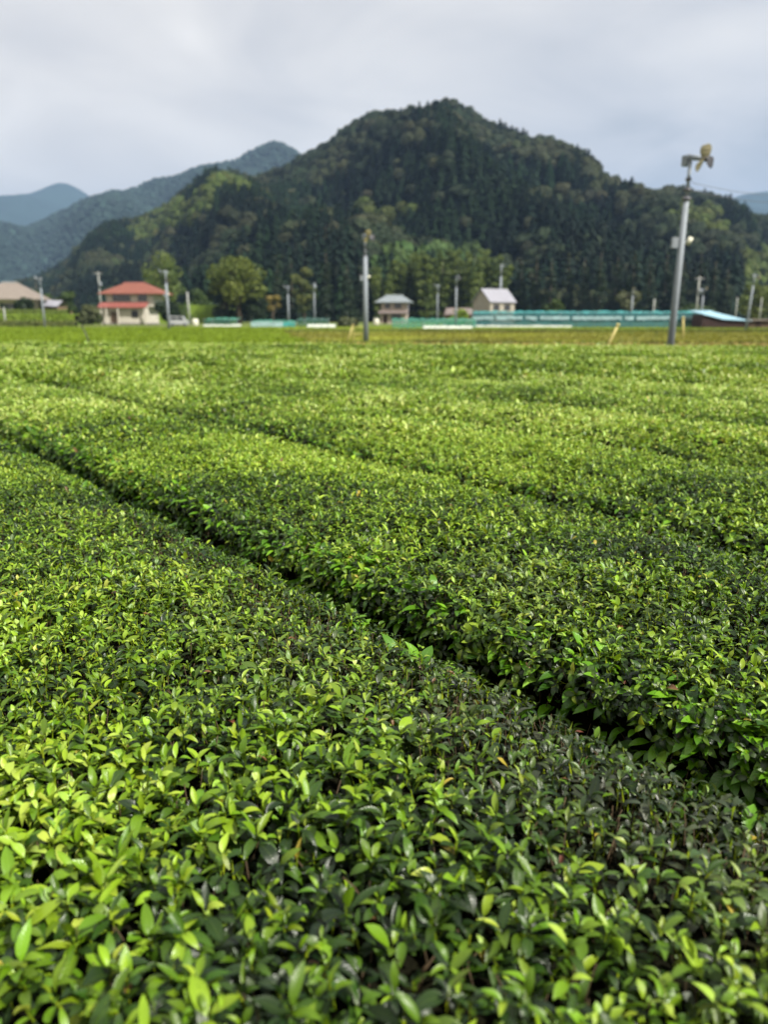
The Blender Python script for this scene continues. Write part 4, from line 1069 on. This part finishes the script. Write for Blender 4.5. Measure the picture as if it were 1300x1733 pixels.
# red roofed house
h = house('red_roofed_house', 218, 166, 0.1, R(-4), 'two-storey white house with a red hipped roof')
m = MB(); m.box(-5.6, 3.9, 0, 7, 0.3, 3.6); m.build('ground_floor_wall', MT['white'], h)
m = MB(); m.box(-5.8, 4.1, -0.12, 7.1, 0.0, 0.3); m.build('base', MT['stone'], h)
m = MB(); m.box(-4.9, 5.2, 0.9, 6.9, 3.6, 6.3); m.build('upper_wall', MT['white'], h)
m = MB(); m.quad((-6.2, -1.0, 3.5), (4.2, -1.0, 3.5), (4.2, 0.9, 4.55), (-6.2, 0.9, 4.55)); m.quad((-6.2, -1.0, 3.35), (-6.2, 0.9, 4.4), (4.2, 0.9, 4.4), (4.2, -1.0, 3.35))
m.quad((-6.2, -1, 3.35), (4.2, -1, 3.35), (4.2, -1, 3.5), (-6.2, -1, 3.5)); m.quad((-6.2, -1, 3.35), (-6.2, -1, 3.5), (-6.2, .9, 4.55), (-6.2, .9, 4.4)); m.quad((4.2, -1, 3.35), (4.2, .9, 4.4), (4.2, .9, 4.55), (4.2, -1, 3.5))
m.build('lower_roof', MT['pinkroof'], h)
m = MB(); hip_roof(m, -6.2, 7.0, -0.2, 8.2, 6.3, 8.5, 4.4); rf = m.build('roof', MT['redroof'], h)
m = MB(); m.tube([(-2.2, 4, 8.52), (2.6, 4, 8.52)], 0.14, 8); m.build('ridge_cap', MT['pinkroof'], rf)
window(h, -1.6, 4.75, 3.8, 1.3, 0.9, 4); window(h, 2.9, 4.75, 1.9, 1.3, 0.9, 2)
window(h, 1.35, 1.4, 1.4, 1.4, 0.0, 2)
m = MB(); m.box(-3.9, -2.4, -0.06, 0.0, 0.32, 2.6); d_ = m.build('door', MT['woodw'], h)
m = MB(); m.box(-2.6, -2.54, -0.12, -0.06, 1.3, 1.5); m.build('handle', MT['galv'], d_)
for xx in (-5.5, -4.4, -1.9, 3.8):
    m = MB(); m.box(xx - .12, xx + .12, -0.95, -0.75, 0.0, 3.4); m.build('porch_post', MT['white'], h)
m = MB(); m.box(2.9, 3.8, -0.35, -0.05, 0.3, 1.0); m.build('air_conditioner', MT['lampw'], h)
# tan roofed house, left edge
h = house('tan_roofed_house', 25, 168, 1.9, R(8), 'grey house with wide tan hipped roof cut by the left edge')
m = MB(); m.box(-7, 4.0, 0, 8, 0, 3.4); m.build('wall', MT['pinkw'], h)
m = MB(); hip_roof(m, -8.4, 5.6, -1.2, 9, 3.4, 6.9, 3.0); rf = m.build('roof', MT['tanroof'], h)
m = MB(); m.tube([(-2.9, 3.9, 6.92), (0.1, 3.9, 6.92)], 0.16, 8); m.build('ridge_cap', MT['greyroof'], rf)
window(h, -4.6, 0.9, 2.4, 1.5, 0, 3); window(h, -0.6, 0.9, 2.0, 1.5, 0, 2)
m = MB(); m.box(1.4, 2.5, -0.06, 0, 0.02, 2.1); d_ = m.build('door', MT['woodw'], h)
# grey shed at left
h = house('grey_shed', 87, 172, 1.9, R(-18), 'small shed with pale grey stepped roof beside the tan roofed house')
m = MB(); m.box(-2.1, 1.9, 0, 3, 0, 1.9); m.build('wall', MT['woodw'], h)
m = MB(); m.quad((-2.4, -.4, 2.1), (2.2, -.4, 1.9), (2.2, 1.5, 3.2), (-2.4, 1.5, 3.3)); m.quad((-2.4, 1.5, 3.3), (2.2, 1.5, 3.2), (2.2, 3.4, 2.0), (-2.4, 3.4, 2.1)); m.quad((-2.4, -.4, 1.98), (-2.4, 1.5, 3.18), (2.2, 1.5, 3.08), (2.2, -.4, 1.78)); m.build('roof', MT['metroof'], h)
m = MB(); m.box(-0.5, 0.5, -0.05, 0, 0.02, 1.7); m.build('door', MT['brownw'], h)
m = MB(); m.box(2.0, 3.6, 0.3, 2.6, 0, 0.8); m.build('lean_to', MT['woodw'], h)
# small grey roofed house
h = house('grey_roofed_house', 665, 196, 0, R(-6), 'small two-storey house with grey hipped roof right of the central pole')
m = MB(); m.box(-3.1, 3.4, 0, 6, 0, 2.9); m.build('ground_floor_wall', MT['pinkw'], h)
m = MB(); m.box(-3.0, 3.3, 0.6, 5.6, 2.9, 5.2); m.build('upper_wall', MT['pinkw'], h)
m = MB(); hip_roof(m, -4.5, 4.6, -0.4, 6.8, 5.2, 6.8, 4.2); rf = m.build('roof', MT['greyroof'], h)
m = MB(); m.tube([(-2.1, 3.2, 6.82), (2.2, 3.2, 6.82)], 0.16, 8); m.build('ridge_cap', MT['greyroof'], rf)
m = MB(); m.quad((-3.6, -1.0, 2.5), (3.8, -1.0, 2.5), (3.8, .6, 3.1), (-3.6, .6, 3.1)); m.quad((-3.6, -1.0, 2.4), (-3.6, .6, 3.0), (3.8, .6, 3.0), (3.8, -1.0, 2.4)); m.build('lower_roof', MT['brownroof'], h)
window(h, -1.4, 3.7, 1.3, 1.1, 0.6, 2); window(h, 1.2, 3.7, 1.7, 1.1, 0.6, 2); window(h, 0.8, 0.9, 2.4, 1.3, 0, 3)
m = MB(); m.box(-2.4, -1.4, -0.06, 0, 0.02, 2.1); m.build('door', MT['brownw'], h)
# pale barn with gable to the right
h = house('pale_roofed_barn', 835, 156, 0, R(33), 'beige barn with shiny pale lilac metal roof behind the teal net')
h['category'] = 'barn'
m = MB(); L2, D2 = 3.1, 2.6
m.box(-L2, L2, -D2, D2, 0, 4.6)
m.quad((L2, -D2, 4.6), (L2, D2, 4.6), (L2, 0.0, 6.8)); m.quad((-L2, -D2, 4.6), (-L2, 0.0, 6.8), (-L2, D2, 4.6)); m.build('wall', MT['beige'], h)
m = MB(); e_ = .3
for s_ in (-1, 1):
    A = (-L2 - e_, s_ * (D2 + .3), 4.42); B = (L2 + e_, s_ * (D2 + .3), 4.42); C = (L2 + e_, 0, 6.95); D = (-L2 - e_, 0, 6.95)
    m.quad(*( [A, B, C, D] if s_ < 0 else [B, A, D, C])); lo = [(p[0], p[1], p[2] - .12) for p in (A, B, C, D)]
    m.quad(*lo[::-1]); m.quad(lo[0], lo[1], B, A); m.quad(lo[1], lo[2], C, B); m.quad(lo[3], lo[0], A, D)
m.build('roof', MT['metroof'], h)
window(h, -1.6, 2.9, 1.5, 1.0, -D2, 2); window(h, 1.2, 2.9, 1.5, 1.0, -D2, 2)
m = MB(); m.box(L2 + .002, L2 + .06, -1.3, 1.0, 0.05, 2.6); m.build('door', MT['woodw'], h)
# low rusty shed left of the barn
h = house('rusty_roofed_shed', 777, 150, 0, R(5), 'low shed with dull brown roof left of the pale roofed barn'); h['category'] = 'shed'
m = MB(); m.box(-2.5, 2.6, 0, 3, 0, 2.2); m.build('wall', MT['woodw'], h)
m = MB(); m.quad((-2.9, -.3, 2.1), (2.9, -.3, 2.1), (2.7, 1.6, 3.3), (-2.2, 1.6, 3.3)); m.quad((-2.2, 1.6, 3.3), (2.7, 1.6, 3.3), (2.9, 3.4, 2.1), (-2.9, 3.4, 2.1)); m.quad((-2.9, -.3, 1.98), (-2.2, 1.6, 3.18), (2.7, 1.6, 3.18), (2.9, -.3, 1.98)); m.build('roof', MT['brownroof'], h)
m = MB(); m.box(-1.8, -0.9, -0.05, 0, 0.02, 1.8); m.build('door', MT['frame'], h)
# low shed with pale blue lean-to roof
h = house('blue_roofed_shed', 1230, 118, 0, 0, 'low dark brown shed with sloping pale blue roof at right'); h['category'] = 'shed'
m = MB(); x0, x1 = -3.6, 3.6
z_l, z_r = 2.05, 1.05
m.quad((x0, 0, 0), (x1, 0, 0), (x1, 0, z_r), (-.4, 0, 1.25), (x0, 0, z_l)); m.quad((x0, 4, 0), (x0, 4, z_l), (x1, 4, z_r), (x1, 4, 0)); m.quad((x0, 4, 0), (x0, 0, 0), (x0, 0, z_l), (x0, 4, z_l)); m.quad((x1, 0, 0), (x1, 4, 0), (x1, 4, z_r), (x1, 0, z_r))
m.build('wall', MT['brownw'], h)
m = MB(); a_ = [(-3.8, -.25, 2.1), (-.5, -.3, 1.33), (3.7, -.3, 1.12), (2.9, 5.2, 1.35), (-0.4, 5.2, 2.62), (-3.8, 5.2, 2.62)]
m.quad(a_[0], a_[1], a_[4], a_[5]); m.quad(a_[1], a_[2], a_[3], a_[4])
lo = [(p[0], p[1], p[2] - .08) for p in a_]; m.quad(lo[0], lo[1], a_[1], a_[0]); m.quad(lo[1], lo[2], a_[2], a_[1]); m.quad(lo[2], lo[3], a_[3], a_[2]); m.quad(lo[5], lo[0], a_[0], a_[5]); m.quad(*[lo[i] for i in (5, 4, 1, 0)]); m.quad(*[lo[i] for i in (4, 3, 2, 1)])
m.build('roof', MT['blueroof'], h)
h = house('brown_shed', 1286, 118, 0, 0, 'low brown shed with flat tan roof at the right edge'); h['category'] = 'shed'
m = MB(); m.box(-1.4, 3.5, 0.5, 3.5, 0, 1.1); m.build('wall', MT['woodw'], h)
m = MB(); m.box(-1.6, 4.0, 0.1, 3.9, 1.1, 1.32); m.build('roof', MT['tanroof'], h)
m = MB(); m.box(-0.2, 0.5, 0.44, 0.5, 0.02, 1.0); m.build('door', MT['brownw'], h)

# ------------------------------------------------------------------ nets and tunnels
def sheet_mesh(P, mat, name='sheet'):
    ny, nx = len(P), len(P[0]); V = [p for r_ in P for p in r_]; f = []
    for j in range(ny - 1):
        for i in range(nx - 1):
            b = j * nx + i; f.append((b, b + 1, b + nx + 1, b + nx))
    me = bpy.data.meshes.new(name); me.from_pydata(V, [], f); me.materials.append(mat); me.polygons.foreach_set('use_smooth', [True] * len(f)); me.update(); return me
def net_house(px0, px1, Y, h, dep, label, roofm, sidem, posts, band=None, skirt=None, sagamp=0.12, seed=0, name='netted_bed'):
    r = np.random.default_rng(seed)
    a = at(px0, 545, Y).x; b = at(px1, 545, Y).x; L = b - a
    root = empty(name, ((a + b) / 2, Y, 0), 0, label, 'crop net', 'net covered vegetable beds in front of the village')
    n = max(14, posts * 6); bay = L / posts
    def sag(x): return sagamp * abs(math.sin(math.pi * (x + L / 2) / bay))
    nse = r.normal(0, 0.05, n + 1)
    xs_ = [-L / 2 + L * i / n for i in range(n + 1)]
    P = [[(x, dep * f, h - sag(x) * 0.8 - (0.12 * math.sin(f * 3.14)) + nse[i] + 0.25 * f) for i, x in enumerate(xs_)] for f in (0, .33, .66, 1)]
    link('net_roof', sheet_mesh(P, roofm), root)
    zt = 0.62 if band else 0.0
    P = [[(x, -0.08 - 0.05 * math.sin(x * 2 + f * 3), h * (1 - f) - sag(x) * (1 - f) * 0.8 + nse[i] * (1 - f) + (0.02 if f == 1 else 0)) for i, x in enumerate(xs_)] for f in (0, .12, .3, .5, .75, 1)]
    link('net_side', sheet_mesh(P, sidem), root)
    if band:
        z1, z0b, bm_ = band
        gaps = r.random(n + 1)
        m = MB()
        for i in range(n):
            if gaps[i] < 0.14: continue
            x = xs_[i]; x2 = xs_[i + 1]; dz = 0.05 * r.normal()
            m.box(x + .01, x2 - .01, -0.24 + .01 * r.normal(), -0.18, z0b + dz, z1 + dz * .5)
        m.build('rolled_film', bm_, root)
    if skirt:
        z1, frac, sm = skirt
        m = MB(); x = -L / 2
        while x < -L / 2 + L * frac:
            wd = r.uniform(0.5, 1.6); m.tube([(x, -0.5 + .05 * r.normal(), z1 * .3), (x + wd, -0.5, z1 * .35)], z1 * r.uniform(.4, .6), 8); x += wd * 1.02
        m.build('ground_film', sm, root)
    for i in range(posts + 1):
        x = -L / 2 + bay * i; m = MB(); m.tube([(x, -0.02, -0.1), (x, -0.02, h + 0.04)], 0.035, 8); m.build('post', MT['galv'], root, True)
    m = MB(); m.tube([(-L / 2, -0.02, h - 0.02), (L / 2, -0.02, h - 0.02)], 0.02, 6); m.build('top_rail', MT['galv'], root, True)
    return root
MT['teal_in'] = netmat('teal_net_shaded', (0.015, 0.10, 0.11), 0.85)  # darker copy of the teal net, shade of the interior in its colour
net_house(800, 1186, 124, 2.35, 5.0, 'long low structure under bright teal net with pale rolled film', MT['teal'], MT['teal_in'], 13, band=(1.72, 1.2, MT['pale']), skirt=(0.42, 0.40, MT['film']), seed=3)
net_house(664, 806, 113, 1.25, 3.0, 'short low bed under bright green net right of the grey roofed house', MT['green'], MT['green'], 8, skirt=None, seed=4)
net_house(424, 478, 128, 0.95, 3.5, 'small pale teal net tunnel beside the large yellow-green tree', MT['green'], MT['pale'], 4, seed=5)
net_house(478, 500, 129, 0.85, 3, 'narrow teal net bed in front of the left T-headed pole', MT['green'], MT['teal'], 2, seed=6)
net_house(503, 556, 134, 1.25, 3, 'dark green net bed behind the white tunnel', MT['dgreen'], MT['dgreen'], 4, seed=7)
net_house(345, 402, 130, 1.3, 3.5, 'green net bed with white film at its foot, right of the dark bushes', MT['green'], MT['dgreen'], 4, skirt=(0.5, 0.98, MT['film']), seed=8)
def tunnel(px0, px1, Y, h, label):
    a = at(px0, 545, Y).x; b = at(px1, 545, Y).x; L = b - a
    root = empty('film_tunnel', ((a + b) / 2, Y, 0), 0, label, 'film tunnel')
    P = []
    for j in range(11):
        an = math.pi * j / 10; P.append([(-L / 2 + L * i / 16, -math.cos(an) * h * .9, math.sin(an) * h * (1 + 0.07 * math.sin(i * 2.1)) * (1 if 0 < i < 16 else .8)) for i in range(17)])
    link('film', sheet_mesh(P, MT['film']), root)
    for q in range(5):
        x = -L / 2 + L * q / 4; m = MB(); m.tube([(x, -math.cos(math.pi * j / 10) * h * .93, math.sin(math.pi * j / 10) * h * 1.09) for j in range(11)], 0.02, 5); m.build('hoop', MT['galv'], root, True)
tunnel(520, 568, 121, 0.55, 'low white film tunnel left of the central pole')
tunnel(716, 800, 110, 0.45, 'low white film tunnel in front of the short green net')

# parked vehicle in the shade right of the red roofed house
v = empty('parked_van', (at(302, 545, 140).x, 140, 0), R(4), 'small silver van parked behind the left frost fan pole', 'van')
m = MB(); m.quad((-1.6, 0, .35), (1.6, 0, .35), (1.6, 0, 1.0), (1.15, 0, 1.05), (0.75, 0, 1.75), (-1.55, 0, 1.78), (-1.62, 0, 1.0)); m.quad((-1.6, 1.5, .35), (-1.62, 1.5, 1.0), (-1.55, 1.5, 1.78), (.75, 1.5, 1.75), (1.15, 1.5, 1.05), (1.6, 1.5, 1.0), (1.6, 1.5, .35))
pr = [(-1.6, .35), (1.6, .35), (1.6, 1.0), (1.15, 1.05), (.75, 1.75), (-1.55, 1.78), (-1.62, 1.0)]
for i in range(7):
    p, q = pr[i], pr[(i + 1) % 7]; m.quad((q[0], 0, q[1]), (p[0], 0, p[1]), (p[0], 1.5, p[1]), (q[0], 1.5, q[1]))
m.build('body', MT['carw'], v)
m = MB(); m.quad((-1.4, -.01, 1.1), (-.4, -.01, 1.1), (-.4, -.01, 1.62), (-1.4, -.01, 1.62)); m.quad((-.3, -.01, 1.1), (.95, -.01, 1.1), (.65, -.01, 1.62), (-.3, -.01, 1.62)); m.build('side_window', MT['glassd'], v)
for x_ in (-1.05, 1.05):
    m = MB(); m.tube([(x_, -0.03, .3), (x_, .2, .3)], .3, 16); wh = m.build('wheel', MT['rubber'], v, True); m = MB(); m.tube([(x_, -0.05, .3), (x_, -.02, .3)], .17, 12); m.build('rim', MT['galv'], wh, True)
# white storage tank by the plain pole and one by the small house
for (px, Y, lb) in ((330, 150, 'white water tank at the foot of the plain grey pole'), (637, 165, 'white water tank beside the small grey roofed house')):
    tnk = empty('water_tank', (at(px, 545, Y).x, Y, 0), 0, lb, 'water tank', 'white tanks in the village')
    m = MB(); m.tube([(0, 0, 0), (0, 0, .1), (0, 0, 1.1), (0, 0, 1.3)], [.55, .6, .6, .35], 16); m.build('tank', MT['lampw'], tnk, True)
    m = MB(); m.tube([(0, 0, 1.3), (0, 0, 1.4)], [.22, .2], 12); m.build('lid', MT['dark'], tnk, True)

# ------------------------------------------------------------------ haze
hz = MB(); hz.box(-8000, 8000, -100, 8800, -3.0, 1080)
hm = bpy.data.materials.new('haze_air'); hm.use_nodes = True; ht = hm.node_tree; ht.nodes.clear()
ho = N(ht, 'ShaderNodeOutputMaterial'); hv = N(ht, 'ShaderNodeVolumePrincipled')
hv.inputs['Color'].default_value = (0.42, 0.64, 1.0, 1); hv.inputs['Density'].default_value = 0.00013
hv.inputs['Anisotropy'].default_value = 0.2
ht.links.new(hv.outputs[0], ho.inputs['Volume'])
tag(hz.build('haze', hm), 'thin blue haze in the valley air', 'haze', kind='stuff')
